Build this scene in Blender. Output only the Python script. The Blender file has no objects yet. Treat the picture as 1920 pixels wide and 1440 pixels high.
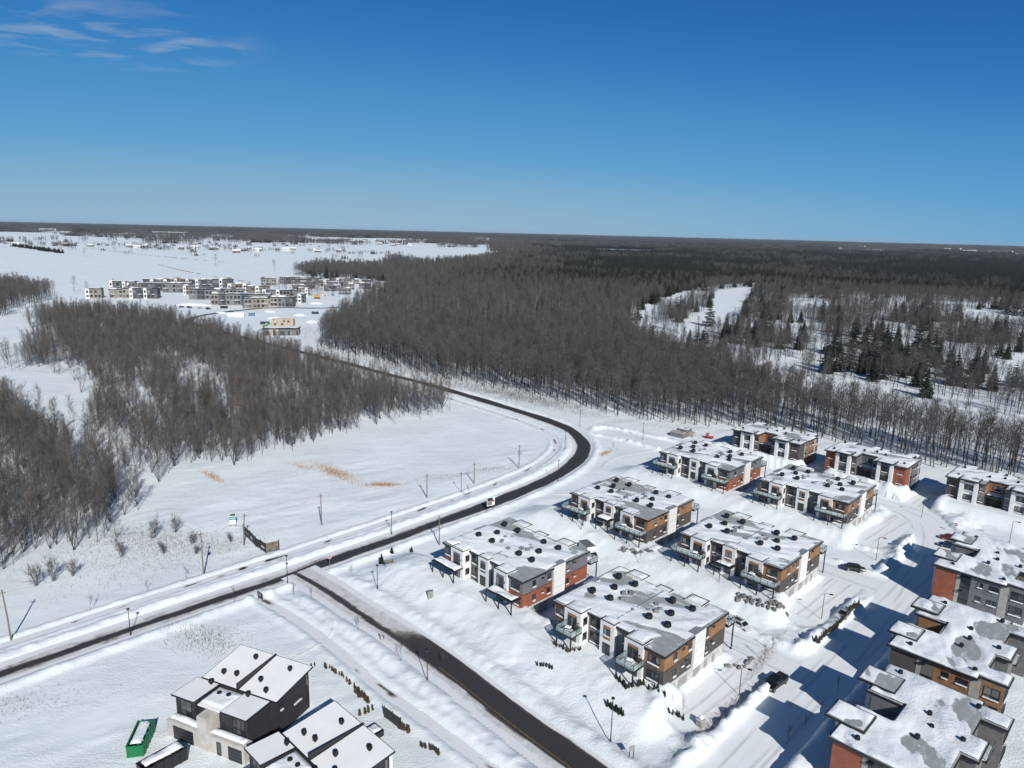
import bpy, math, random
import numpy as np
from mathutils import Vector, Matrix

random.seed(7)
RNG = np.random.default_rng(11)
SC = bpy.context.scene
COL = SC.collection
R = math.radians

# ------------------------------------------------------------------ camera
CAM_H, PITCH, ROLL = 75.0, R(12.2), R(1.37)
cam_d = bpy.data.cameras.new('camera')
cam = bpy.data.objects.new('camera', cam_d)
COL.objects.link(cam)
fwd = Vector((0, math.cos(PITCH), -math.sin(PITCH)))
rt = Vector((1, 0, 0)); up = Vector((0, math.sin(PITCH), math.cos(PITCH)))
rt2 = rt * math.cos(ROLL) + up * math.sin(ROLL)
up2 = -rt * math.sin(ROLL) + up * math.cos(ROLL)
mw = Matrix((rt2, up2, -fwd)).transposed().to_4x4()
mw.translation = Vector((0, 0, CAM_H))
cam.matrix_world = mw
cam_d.sensor_width = 36.0
cam_d.lens = 24.96
cam_d.clip_start = 1.0
cam_d.clip_end = 60000.0
SC.camera = cam

# ------------------------------------------------------------------ sky, sun, exposure
SUN_AZ = R(18.5)        # the sun stands behind the camera, to its right
SUN_EL = R(33.5)
world = bpy.data.worlds.new('World')
SC.world = world
world.use_nodes = True
nt = world.node_tree
nt.nodes.clear()
wo = nt.nodes.new('ShaderNodeOutputWorld')
bg = nt.nodes.new('ShaderNodeBackground')
sky = nt.nodes.new('ShaderNodeTexSky')
sky.sky_type = 'NISHITA'
sky.sun_disc = False
sky.sun_elevation = SUN_EL
sky.sun_rotation = math.pi - SUN_AZ
sky.altitude = 100.0
sky.air_density = 1.0
sky.dust_density = 0.0
sky.ozone_density = 3.0
bg.inputs['Strength'].default_value = 0.05
# thin cirrus: noise stretched along the wind, only where a coarser noise lets it gather
tc = nt.nodes.new('ShaderNodeTexCoord')
sep = nt.nodes.new('ShaderNodeSeparateXYZ'); nt.links.new(tc.outputs['Generated'], sep.inputs[0])
zc = nt.nodes.new('ShaderNodeMath'); zc.operation = 'MAXIMUM'; zc.inputs[1].default_value = 0.06
nt.links.new(sep.outputs['Z'], zc.inputs[0])
def wmath(op, a, b):
    n = nt.nodes.new('ShaderNodeMath'); n.operation = op
    for i, v in enumerate((a, b)):
        if v is None: continue
        if isinstance(v, (int, float)): n.inputs[i].default_value = v
        else: nt.links.new(v, n.inputs[i])
    return n.outputs[0]
px_ = wmath('DIVIDE', sep.outputs['X'], zc.outputs[0]); py_ = wmath('DIVIDE', sep.outputs['Y'], zc.outputs[0])
comb = nt.nodes.new('ShaderNodeCombineXYZ'); nt.links.new(px_, comb.inputs[0]); nt.links.new(py_, comb.inputs[1])
mp = nt.nodes.new('ShaderNodeMapping'); mp.inputs['Scale'].default_value = (2.3, 3.4, 1); mp.inputs['Rotation'].default_value = (0, 0, R(-14)); mp.inputs['Location'].default_value = (0.35, 0.2, 0)
nt.links.new(comb.outputs[0], mp.inputs[0])
n1 = nt.nodes.new('ShaderNodeTexNoise'); n1.inputs['Scale'].default_value = 1.0; n1.inputs['Detail'].default_value = 5; n1.inputs['Distortion'].default_value = 0.5
nt.links.new(mp.outputs[0], n1.inputs['Vector'])
sub = nt.nodes.new('ShaderNodeVectorMath'); sub.operation = 'SUBTRACT'; sub.inputs[1].default_value = (-2.35, 4.25, 0)
nt.links.new(comb.outputs[0], sub.inputs[0])
ln = nt.nodes.new('ShaderNodeVectorMath'); ln.operation = 'LENGTH'; nt.links.new(sub.outputs[0], ln.inputs[0])
mr = nt.nodes.new('ShaderNodeMapRange'); mr.inputs[1].default_value = 0.35; mr.inputs[2].default_value = 1.0; mr.inputs[3].default_value = 1.0; mr.inputs[4].default_value = 0.0
nt.links.new(ln.outputs['Value'], mr.inputs[0])
cr = nt.nodes.new('ShaderNodeMapRange'); cr.inputs[1].default_value = 0.47; cr.inputs[2].default_value = 0.72; cr.inputs[3].default_value = 0.0; cr.inputs[4].default_value = 0.46
nt.links.new(n1.outputs[0], cr.inputs[0])
cmask = wmath('MULTIPLY', mr.outputs[0], cr.outputs[0])
mixc = nt.nodes.new('ShaderNodeMixRGB'); mixc.inputs[2].default_value = (9.5, 10.6, 12.0, 1)
bw = nt.nodes.new('ShaderNodeRGBToBW'); nt.links.new(sky.outputs[0], bw.inputs[0])
lm = nt.nodes.new('ShaderNodeMapRange'); lm.inputs[1].default_value = 1.5; lm.inputs[2].default_value = 11.0
nt.links.new(bw.outputs[0], lm.inputs[0])
tr = nt.nodes.new('ShaderNodeValToRGB'); te = tr.color_ramp.elements
te[0].position = 0.0; te[0].color = (0.32, 1.0, 2.5, 1); te[1].position = 0.98; te[1].color = (0.52, 0.83, 1.13, 1)
for p_, c_ in ((0.158, (0.118, 0.86, 2.7, 1)), (0.395, (0.256, 1.04, 2.15, 1)), (0.60, (0.318, 0.96, 1.70, 1)), (0.79, (0.46, 0.92, 1.36, 1))):
    e_ = te.new(p_); e_.color = c_
nt.links.new(lm.outputs[0], tr.inputs[0])
tm = nt.nodes.new('ShaderNodeVectorMath'); tm.operation = 'SCALE'; nt.links.new(tr.outputs[0], tm.inputs[0]); nt.links.new(bw.outputs[0], tm.inputs['Scale'])
nt.links.new(cmask, mixc.inputs[0]); nt.links.new(tm.outputs[0], mixc.inputs[1])
nt.links.new(mixc.outputs[0], bg.inputs[0])
nt.links.new(bg.outputs[0], wo.inputs[0])

sd = bpy.data.lights.new('sun', 'SUN')
sd.energy = 4.7
sd.angle = R(0.53)
sd.color = (1.0, 0.972, 0.915)
sun = bpy.data.objects.new('sun', sd)
COL.objects.link(sun)
light_dir = Vector((-math.sin(SUN_AZ) * math.cos(SUN_EL), math.cos(SUN_AZ) * math.cos(SUN_EL), -math.sin(SUN_EL)))
sun.rotation_euler = light_dir.to_track_quat('-Z', 'Y').to_euler()

SC.view_settings.view_transform = 'Standard'
SC.view_settings.look = 'None'
SC.view_settings.gamma = 1.0
SC.view_settings.use_curve_mapping = False
SC.view_settings.exposure = 0.0
SC.cycles.max_bounces = 5
SC.cycles.diffuse_bounces = 3
SC.cycles.glossy_bounces = 2
SC.cycles.transmission_bounces = 3
SC.cycles.transparent_max_bounces = 6
SC.cycles.volume_bounces = 0
SC.cycles.caustics_reflective = False
SC.cycles.caustics_refractive = False

# ------------------------------------------------------------------ helpers
def tag(o, label=None, cat=None, group=None, kind=None):
    if label: o['label'] = label
    if cat: o['category'] = cat
    if group: o['group'] = group
    if kind: o['kind'] = kind
    return o

def empty(name, loc=(0, 0, 0), rz=0.0, label=None, cat=None, group=None, parent=None):
    o = bpy.data.objects.new(name, None)
    o.empty_display_size = 0.5
    COL.objects.link(o)
    o.location = loc
    o.rotation_euler = (0, 0, rz)
    if parent: o.parent = parent
    return tag(o, label, cat, group)

def link(name, mesh, parent=None, loc=None, rot=None):
    o = bpy.data.objects.new(name, mesh)
    COL.objects.link(o)
    if parent: o.parent = parent
    if loc is not None: o.location = loc
    if rot is not None: o.rotation_euler = rot
    return o

def np_mesh(name, V, F, mat=None, smooth=False, attr=None):
    """V (n,3), F list of index tuples or an (m,k) array"""
    me = bpy.data.meshes.new(name)
    V = np.asarray(V, dtype=np.float32)
    if isinstance(F, np.ndarray):
        m, k = F.shape
        me.vertices.add(len(V)); me.vertices.foreach_set('co', V.ravel())
        me.loops.add(m * k); me.loops.foreach_set('vertex_index', F.astype(np.int32).ravel())
        me.polygons.add(m); me.polygons.foreach_set('loop_start', np.arange(m, dtype=np.int32) * k)
        me.polygons.foreach_set('loop_total', np.full(m, k, dtype=np.int32))
        me.update(calc_edges=True)
    else:
        me.from_pydata([tuple(map(float, v)) for v in V], [], F)
    if smooth: me.polygons.foreach_set('use_smooth', np.ones(len(me.polygons), dtype=bool))
    if attr:
        for an, av in attr.items():
            a = me.attributes.new(an, 'FLOAT', 'POINT'); a.data.foreach_set('value', np.asarray(av, dtype=np.float32))
    if mat: me.materials.append(mat)
    return me

class MB:
    """collects boxes, prisms and tubes, then links them as one mesh object"""
    def __init__(s): s.v = []; s.f = []
    def quad(s, a, b, c, d):
        n = len(s.v); s.v += [a, b, c, d]; s.f.append((n, n + 1, n + 2, n + 3)); return s
    def box(s, x0, x1, y0, y1, z0, z1):
        n = len(s.v)
        s.v += [(x0, y0, z0), (x1, y0, z0), (x1, y1, z0), (x0, y1, z0), (x0, y0, z1), (x1, y0, z1), (x1, y1, z1), (x0, y1, z1)]
        s.f += [(n, n + 3, n + 2, n + 1), (n + 4, n + 5, n + 6, n + 7), (n, n + 1, n + 5, n + 4), (n + 1, n + 2, n + 6, n + 5), (n + 2, n + 3, n + 7, n + 6), (n + 3, n, n + 4, n + 7)]
        return s
    def prism(s, poly, z0, z1):
        n = len(s.v); k = len(poly)
        s.v += [(x, y, z0) for x, y in poly] + [(x, y, z1) for x, y in poly]
        s.f.append(tuple(range(n + k - 1, n - 1, -1))); s.f.append(tuple(range(n + k, n + 2 * k)))
        for i in range(k):
            j = (i + 1) % k
            s.f.append((n + i, n + j, n + k + j, n + k + i))
        return s
    def loft(s, rings, close=True):
        k = len(rings[0]); n = len(s.v)
        for r_ in rings: s.v += list(r_)
        for a in range(len(rings) - 1):
            for i in range(k):
                j = (i + 1) % k
                s.f.append((n + a * k + i, n + a * k + j, n + (a + 1) * k + j, n + (a + 1) * k + i))
        if close:
            s.f.append(tuple(range(n + k - 1, n - 1, -1))); s.f.append(tuple(range(n + (len(rings) - 1) * k, n + len(rings) * k)))
        return s
    def tube(s, a, b, r0, r1=None, k=6):
        r1 = r0 if r1 is None else r1
        a = Vector(a); b = Vector(b); d = (b - a).normalized()
        u = d.orthogonal().normalized(); w = d.cross(u)
        rings = []
        for p, r_ in ((a, r0), (b, r1)):
            rings.append([tuple(p + (u * math.cos(t) + w * math.sin(t)) * r_) for t in [2 * math.pi * i / k for i in range(k)]])
        return s.loft(rings)
    def path(s, pts, radii, k=5):
        pts = [Vector(p) for p in pts]; rings = []
        for i, p in enumerate(pts):
            d = (pts[min(i + 1, len(pts) - 1)] - pts[max(i - 1, 0)]).normalized()
            u = d.cross(Vector((0.31, 0.95, 0.05))).normalized(); w = d.cross(u)
            rings.append([tuple(p + (u * math.cos(t) + w * math.sin(t)) * radii[i]) for t in [2 * math.pi * j / k for j in range(k)]])
        return s.loft(rings)
    def mesh(s, name, mat, smooth=False):
        me = bpy.data.meshes.new(name)
        me.from_pydata(s.v, [], s.f)
        if mat: me.materials.append(mat)
        if smooth: me.polygons.foreach_set('use_smooth', np.ones(len(me.polygons), dtype=bool))
        return me
    def build(s, name, mat, parent=None, smooth=False, loc=None, rot=None):
        return link(name, s.mesh(name, mat, smooth), parent, loc, rot)

def box(name, mat, parent, x0, x1, y0, y1, z0, z1):
    return MB().box(x0, x1, y0, y1, z0, z1).build(name, mat, parent)

def copy_tree(o, parent=None):
    c = o.copy(); COL.objects.link(c); c.parent = parent
    for ch in o.children: copy_tree(ch, c)
    return c

# ------------------------------------------------------------------ materials
def new_mat(name):
    m = bpy.data.materials.new(name); m.use_nodes = True
    t = m.node_tree
    return m, t, t.nodes['Principled BSDF']

def N(t, kind, **kw):
    n = t.nodes.new(kind)
    for k, v in kw.items():
        if k in ('operation', 'blend_type', 'attribute_name', 'feature', 'distance', 'noise_dimensions', 'data_type', 'wave_type', 'bands_direction'): setattr(n, k, v)
        else: n.inputs[k.replace('_', ' ')].default_value = v
    return n

def ramp(t, src, stops):
    n = t.nodes.new('ShaderNodeValToRGB')
    e = n.color_ramp.elements
    while len(e) > 1: e.remove(e[-1])
    e[0].position = stops[0][0]; e[0].color = (*stops[0][1], 1) if len(stops[0][1]) == 3 else stops[0][1]
    for p, c in stops[1:]:
        x = e.new(p); x.color = (*c, 1) if len(c) == 3 else c
    t.links.new(src, n.inputs[0])
    return n

def plain(name, col, rough=0.6, metal=0.0, var=0.10, scale=3.0, rand=0.0, spec=0.3, bump=0.0):
    """one colour with uneven wear, and a small shift for each object"""
    m, t, b = new_mat(name)
    tcn = t.nodes.new('ShaderNodeTexCoord')
    nz = N(t, 'ShaderNodeTexNoise', Scale=scale, Detail=4.0)
    t.links.new(tcn.outputs['Object'], nz.inputs['Vector'])
    lo = tuple(c * (1 - var) for c in col); hi = tuple(min(1, c * (1 + var)) for c in col)
    rp = ramp(t, nz.outputs[0], [(0.3, lo), (0.7, hi)])
    out = rp.outputs[0]
    if rand:
        oi = t.nodes.new('ShaderNodeObjectInfo')
        h = t.nodes.new('ShaderNodeHueSaturation')
        mm = N(t, 'ShaderNodeMapRange'); mm.inputs[3].default_value = 1 - rand; mm.inputs[4].default_value = 1 + rand
        t.links.new(oi.outputs['Random'], mm.inputs[0]); t.links.new(mm.outputs[0], h.inputs['Value']); t.links.new(out, h.inputs['Color'])
        out = h.outputs[0]
    t.links.new(out, b.inputs['Base Color'])
    b.inputs['Roughness'].default_value = rough
    b.inputs['Metallic'].default_value = metal
    b.inputs['Specular IOR Level'].default_value = spec
    if bump:
        bp = N(t, 'ShaderNodeBump', Strength=bump, Distance=0.05); t.links.new(nz.outputs[0], bp.inputs['Height']); t.links.new(bp.outputs[0], b.inputs['Normal'])
    return m

def snow_mat(name, wind=True, tone=(0.815, 0.858, 0.872)):
    m, t, b = new_mat(name)
    geo = t.nodes.new('ShaderNodeNewGeometry')
    mpn = N(t, 'ShaderNodeMapping'); mpn.inputs['Rotation'].default_value = (0, 0, R(-35)); mpn.inputs['Scale'].default_value = (0.10, 0.30, 0.3) if wind else (0.5, 0.9, 0.5)
    t.links.new(geo.outputs['Position'], mpn.inputs[0])
    a = N(t, 'ShaderNodeTexNoise', Scale=1.0, Detail=6.0, Roughness=0.62, Distortion=0.4); t.links.new(mpn.outputs[0], a.inputs['Vector'])
    c = N(t, 'ShaderNodeTexNoise', Scale=2.6, Detail=7.0, Roughness=0.72); t.links.new(geo.outputs['Position'], c.inputs['Vector'])
    d = N(t, 'ShaderNodeTexNoise', Scale=0.035, Detail=4.0); t.links.new(geo.outputs['Position'], d.inputs['Vector'])
    mx = N(t, 'ShaderNodeMath', operation='ADD'); t.links.new(a.outputs[0], mx.inputs[0])
    sc = N(t, 'ShaderNodeMath', operation='MULTIPLY'); sc.inputs[1].default_value = 0.95; t.links.new(c.outputs[0], sc.inputs[0]); t.links.new(sc.outputs[0], mx.inputs[1])
    bp = N(t, 'ShaderNodeBump', Strength=0.62, Distance=0.42)
    e = N(t, 'ShaderNodeTexNoise', Scale=0.06, Detail=3.0); t.links.new(geo.outputs['Position'], e.inputs['Vector'])
    er = N(t, 'ShaderNodeMapRange'); er.inputs[1].default_value = 0.35; er.inputs[2].default_value = 0.65; er.inputs[3].default_value = 0.25; er.inputs[4].default_value = 1.1; t.links.new(e.outputs[0], er.inputs[0])
    em = N(t, 'ShaderNodeMath', operation='MULTIPLY'); t.links.new(mx.outputs[0], em.inputs[0]); t.links.new(er.outputs[0], em.inputs[1]); t.links.new(em.outputs[0], bp.inputs['Height'])
    t.links.new(bp.outputs[0], b.inputs['Normal'])
    lo = tuple(k * 0.93 for k in tone)
    rp = ramp(t, d.outputs[0], [(0.35, lo), (0.65, tone)])
    t.links.new(rp.outputs[0], b.inputs['Base Color'])
    b.inputs['Roughness'].default_value = 0.55
    b.inputs['Specular IOR Level'].default_value = 0.25
    return m

M_SNOW = snow_mat('snow')
M_ROOFSNOW = snow_mat('roof snow', tone=(0.85, 0.875, 0.885))
M_PACKED = snow_mat('packed snow', tone=(0.76, 0.782, 0.79))

# ------------------------------------------------------------------ value noise and ground height
def vnoise(x, y, seed=0):
    xi = np.floor(x).astype(np.int64); yi = np.floor(y).astype(np.int64)
    fx = x - xi; fy = y - yi
    fx = fx * fx * (3 - 2 * fx); fy = fy * fy * (3 - 2 * fy)
    def h(a, b):
        n = (a * 374761393 + b * 668265263 + seed * 1442695041) & 0xffffffff
        n = ((n ^ (n >> 13)) * 1274126177) & 0xffffffff
        return ((n ^ (n >> 16)) & 0xffff) / 65535.0
    v00 = h(xi, yi); v10 = h(xi + 1, yi); v01 = h(xi, yi + 1); v11 = h(xi + 1, yi + 1)
    return (v00 * (1 - fx) + v10 * fx) * (1 - fy) + (v01 * (1 - fx) + v11 * fx) * fy

def fbm(x, y, seed=0, octv=4):
    s = 0; a = 0.5; n = 0
    for i in range(octv):
        s = s + a * vnoise(x, y, seed + i * 17); n += a; a *= 0.5; x = x * 2.03 + 5.3; y = y * 2.03 + 1.7
    return s / n

def sstep(a, b, x):
    t = np.clip((x - a) / (b - a), 0, 1)
    return t * t * (3 - 2 * t)

def catmull(pts, step=1.5):
    P = [np.array(p, float) for p in pts]; out = []
    for i in range(len(P) - 1):
        p0 = P[max(i - 1, 0)]; p1 = P[i]; p2 = P[i + 1]; p3 = P[min(i + 2, len(P) - 1)]
        n = max(2, int(np.linalg.norm(p2 - p1) / step))
        for k in range(n):
            t = k / n
            out.append(0.5 * ((2 * p1) + (-p0 + p2) * t + (2 * p0 - 5 * p1 + 4 * p2 - p3) * t * t + (-p0 + 3 * p1 - 3 * p2 + p3) * t ** 3))
    out.append(P[-1])
    return np.array(out)

MAIN = [(-141.0, 50.0), (-113.0, 78.0), (-85.2, 106.3), (-71.1, 120.6), (-59.8, 131.8), (-48.0, 143.3), (-40.7, 151.0), (-28.1, 163.6), (-17.4, 175.2), (-4.5, 188.8), (7.2, 203.0), (16.0, 215.7), (22.6, 229.8), (25.7, 243.3), (25.0, 255.3), (21.2, 267.5), (13.4, 279.5), (0.3, 295.0), (-19.4, 316.9), (-41.9, 340.9), (-67.2, 364.4), (-96.4, 392.9), (-129.7, 424.0), (-168.6, 460.3), (-203.2, 494.2), (-233.8, 525.8), (-252.8, 547.6), (-258.8, 570.5), (-255.3, 601.3), (-240.2, 633.7), (-220.4, 655.8), (-178.2, 661.8), (-150, 690)]
LOWER = [(-46.3, 144.7), (-40.1, 139.4), (-31.3, 131.0), (-21.2, 122.0), (-14.2, 114.8), (-6.9, 107.0), (-0.4, 99.6), (6.1, 92.6), (11.2, 87.4), (25.0, 73.0), (45, 52)]
PATHW = [(-51.1, 133.3), (-40.2, 124.6), (-29.5, 114.4), (-22.2, 106.2), (-13.0, 97.8), (-5.0, 90.5), (3.0, 83.0), (20, 66)]
def pq(p, q): return ((p + q) * 0.70711, (q - p) * 0.70711)
STREET = [pq(-38.5, 45), pq(-38.3, 80), pq(-38.5, 120), pq(-38.5, 160), pq(-42, 195), pq(-52, 214), pq(-75, 216), pq(-125, 216), pq(-160, 213)]
DRIVES = [[pq(-83, 97), pq(-82.5, 112), pq(-78, 116), pq(-60, 116), pq(-41, 116)],
          [pq(-84, 141), pq(-83.5, 156), pq(-78, 160), pq(-60, 160), pq(-41, 160)],
          [pq(-88.5, 190), pq(-88, 205), pq(-86, 214)],
          [pq(-49, 91), pq(-49, 113)], [pq(-50, 135), pq(-50, 157)], [pq(-54, 184), pq(-53, 208)],
          [pq(-86, 228), pq(-86, 216)], [pq(-54, 228), pq(-54, 216)]]
C_MAIN, C_LOW, C_PATH = catmull(MAIN), catmull(LOWER), catmull(PATHW)
C_STREET = catmull(STREET, 3)
_d = np.gradient(C_MAIN, axis=0); _d /= np.linalg.norm(_d, axis=1)[:, None]
C_BIKE = (C_MAIN - np.stack([_d[:, 1], -_d[:, 0]], 1) * 9.3)[(C_MAIN[:, 1] < 330)]
C_DRIVES = [catmull(d, 3) for d in DRIVES]

def dist_line(x, y, line, lim=40.0):
    """unsigned distance to a polyline (coarsened), inf where far"""
    L = line[::3] if len(line) > 12 else line
    if len(line) > 12 and not np.allclose(L[-1], line[-1]): L = np.vstack([L, line[-1]])
    d = np.full(x.shape, 1e9)
    m = (x > L[:, 0].min() - lim) & (x < L[:, 0].max() + lim) & (y > L[:, 1].min() - lim) & (y < L[:, 1].max() + lim)
    if not m.any(): return d
    xs, ys = x[m], y[m]; dd = np.full(xs.shape, 1e9)
    for a, b in zip(L[:-1], L[1:]):
        e = b - a; l2 = e @ e
        t = np.clip(((xs - a[0]) * e[0] + (ys - a[1]) * e[1]) / l2, 0, 1)
        dd = np.minimum(dd, np.hypot(xs - a[0] - t * e[0], ys - a[1] - t * e[1]))
    d[m] = dd
    return d

PILES = [(86.5, 140.9, 2.6, 4.2), (73.6, 126.7, 1.5, 2.2), (62.4, 114.4, 1.9, 3.2), (51.2, 102.0, 1.5, 2.4), (38.5, 89.0, 2.2, 4.5), (100, 182.3, 1.6, 4), (124.4, 182.2, 1.6, 4.5),
         (61.9, 143.8, 1.6, 3), (30.0, 91.8, 1.2, 4), (56.2, 223.0, 1.6, 3.2), (112.2, 190.7, 1.3, 4), (59.5, 147, 1.3, 3.0), (33.5, 161.0, 1.3, 3.0), (103, 196, 1.5, 4), (96, 203, 1.4, 3.5), (81, 222, 1.5, 3)]
HEDGEBANKS = [(-44.4, 84, 108, 1.15), (-44.6, 124, 150, 1.2), (-46.5, 167, 196, 1.3)]
ROWS = [(90.2, -118, -54.0, 14), (134.0, -118, -55.0, 11), (182.0, -122, -59.5, 11), (225.5, -118, -22, 6.5)]

def ground_z(x, y):
    x = np.asarray(x, float); y = np.asarray(y, float)
    p = (x - y) * 0.70711; q = (x + y) * 0.70711
    z = np.zeros(x.shape)
    for q0, pl, pr_, ln_ in ROWS:
        f = sstep(q0 - ln_, q0 - 3.0, q) * (1 - sstep(q0 + 1.5, q0 + 5.5, q))
        z = np.maximum(z, 2.75 * f * sstep(pl - 11, pl, p) * (1 - sstep(pr_ + 0.5, pr_ + 5, p)))
    z = np.maximum(z, 1.4 * sstep(-37.5, -32.5, p) * sstep(84, 88, q) * (1 - sstep(186, 190, q)) * (1 - sstep(20, 40, p)))
    dm = dist_line(x, y, C_MAIN); dl = dist_line(x, y, C_LOW); dp = np.minimum(dist_line(x, y, C_PATH), dist_line(x, y, C_BIKE)); ds = dist_line(x, y, C_STREET)
    dd = np.full(x.shape, 1e9)
    for c in C_DRIVES: dd = np.minimum(dd, dist_line(x, y, c))
    near = np.clip(1 - np.hypot(x, y - 150) / 900, 0, 1)
    lump = fbm(x / 1.25, y / 1.25, 3, 3); lump2 = fbm(x / 4.5, y / 4.5, 9, 3)
    wx = x * math.cos(R(-35)) - y * math.sin(R(-35)); wy = x * math.sin(R(-35)) + y * math.cos(R(-35))
    drift = 0.55 * (fbm(wx / 16, wy / 5.0, 21, 4) - 0.5) + 0.9 * (fbm(x / 40, y / 40, 33, 3) - 0.5)
    rough = near * drift
    # how far from anything that is kept cleared
    clear = np.minimum(np.minimum(dm - 3.7, dl - 4.4), np.minimum(np.minimum(ds - 5.0, dd - 4.6), dp - 1.2))
    k = sstep(0.0, 3.5, clear)
    z = z + rough * k
    yard = sstep(-128, -118, p) * (1 - sstep(-36, -30, p)) * sstep(74, 80, q) * (1 - sstep(216, 222, q))
    z += yard * sstep(0.3, 2.5, clear) * (0.45 * (lump2 - 0.45) + 0.34 * (lump - 0.5) * sstep(0.42, 0.58, lump2))
    z += near * sstep(0.2, 1.5, clear) * (1 - sstep(3, 9, clear)) * 0.2 * (lump - 0.45)
    # ploughed banks
    def bank(d, c, w, h): return h * np.exp(-((d - c) / w) ** 2)
    z += (1 - 0.8 * sstep(300, 420, y)) * bank(dm, 5.2, 1.3, 0.75) * (0.65 + 0.55 * lump) + bank(dl, 6.0, 1.6, 0.85) * (0.65 + 0.55 * lump) * sstep(6, 14, dm)
    z += bank(dp, 2.1, 0.8, 0.45) * (0.6 + 0.6 * lump)
    z += bank(ds, 6.4, 1.5, 0.8) * (0.2 + 1.4 * lump * lump2 * 2) * sstep(4.5, 7.5, dd)
    z += bank(dd, 5.6, 1.2, 0.6) * (0.2 + 1.5 * lump) * sstep(5.5, 8, ds)
    for p0, q0, q1, h in HEDGEBANKS:
        z += h * np.exp(-((p - p0) / 1.5) ** 2) * sstep(q0 - 2, q0 + 2, q) * (1 - sstep(q1 - 2, q1 + 2, q)) * (0.2 + 1.5 * lump * (0.5 + lump2)) * (0.35 + 1.1 * fbm(q / 4.0, p / 4.0, 51, 2))
    for px, py, h, w in PILES:
        r_ = np.hypot(x - px, y - py) + 1.6 * (lump2 - 0.5) * 2
        z = np.maximum(z, h * np.clip(1.15 - r_ / w, 0, 1) ** 0.8 + 0.9 * (lump - 0.5) * (r_ < w * 1.1))
    # cleared lanes cut to their own level
    cut = np.minimum(np.minimum(dm - 3.55, dl - 4.25), np.minimum(ds - 4.9, dp - 1.0))
    z = np.where(cut < 0, np.minimum(z, -0.12), z)
    cut2 = dd - 4.4
    z = np.where(cut2 < 0, z * sstep(-0.9, 0.0, cut2) - 0.10 * (1 - sstep(-0.9, 0, cut2)), z)
    return z

def gz(x, y): return float(ground_z(np.array([x]), np.array([y]))[0])

# ------------------------------------------------------------------ ground sheet to the horizon
def axis(lo, hi, step, far_lo, far_hi, grow=1.13):
    a = list(np.arange(lo, hi + step * 0.5, step))
    s = step; v = a[-1]
    while v < far_hi: s *= grow; v += s; a.append(v)
    s = step; v = a[0]; pre = []
    while v > far_lo: s *= grow; v -= s; pre.append(v)
    return np.array(pre[::-1] + a)
def span(a, b, f):
    out = [a]
    while out[-1] < b: out.append(out[-1] + f(out[-1]))
    return out
XP = span(0, 15800, lambda v: 0.52 if v < 125 else (max(0.52, 0.010 * v) if v < 420 else 0.13 * v))
XS = np.array([-v for v in XP[:0:-1]] + XP)
YS = np.array([-900, -500, -250, -120, -50, 0, 30, 50, 62] + span(70, 15300, lambda v: 0.52 if v < 160 else (0.0034 * v if v < 660 else 0.09 * v)))
GX, GY = np.meshgrid(XS, YS)
GZ = ground_z(GX.ravel(), GY.ravel())
GZ = np.where(np.hypot(GX.ravel(), GY.ravel()) > 1500, 0.0, GZ)
nx, ny = len(XS), len(YS)
ii = np.arange(nx * ny).reshape(ny, nx)
FQ = np.stack([ii[:-1, :-1].ravel(), ii[:-1, 1:].ravel(), ii[1:, 1:].ravel(), ii[1:, :-1].ravel()], 1)
gme = np_mesh('ground', np.stack([GX.ravel(), GY.ravel(), GZ], 1), FQ, M_SNOW, smooth=True)
tag(link('snowy_ground', gme), kind='structure')

# ------------------------------------------------------------------ roads
def road_mat(name):
    m, t, b = new_mat(name)
    at = N(t, 'ShaderNodeAttribute', attribute_name='bare')
    geo = t.nodes.new('ShaderNodeNewGeometry')
    n1 = N(t, 'ShaderNodeTexNoise', Scale=0.5, Detail=6.0, Roughness=0.7); t.links.new(geo.outputs['Position'], n1.inputs['Vector'])
    n2 = N(t, 'ShaderNodeTexNoise', Scale=6.0, Detail=4.0); t.links.new(geo.outputs['Position'], n2.inputs['Vector'])
    a1 = N(t, 'ShaderNodeMath', operation='MULTIPLY_ADD'); a1.inputs[1].default_value = 0.55; a1.inputs[2].default_value = -0.275; t.links.new(n1.outputs[0], a1.inputs[0])
    a2 = N(t, 'ShaderNodeMath', operation='ADD'); t.links.new(a1.outputs[0], a2.inputs[0]); t.links.new(at.outputs['Fac'], a2.inputs[1])
    rp = ramp(t, a2.outputs[0], [(0.18, (0.74, 0.75, 0.77)), (0.36, (0.52, 0.51, 0.50)), (0.50, (0.17, 0.155, 0.14)), (0.64, (0.060, 0.058, 0.057)), (1.0, (0.044, 0.044, 0.046))])
    mx = N(t, 'ShaderNodeMixRGB', blend_type='MULTIPLY'); mx.inputs[0].default_value = 0.6
    rr = ramp(t, n2.outputs[0], [(0.3, (0.7, 0.7, 0.7)), (0.7, (1.2, 1.18, 1.15))])
    t.links.new(rp.outputs[0], mx.inputs[1]); t.links.new(rr.outputs[0], mx.inputs[2])
    t.links.new(mx.outputs[0], b.inputs['Base Color'])
    b.inputs['Roughness'].default_value = 0.6; b.inputs['Specular IOR Level'].default_value = 0.2
    return m
M_ROAD = road_mat('asphalt under slush')

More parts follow.
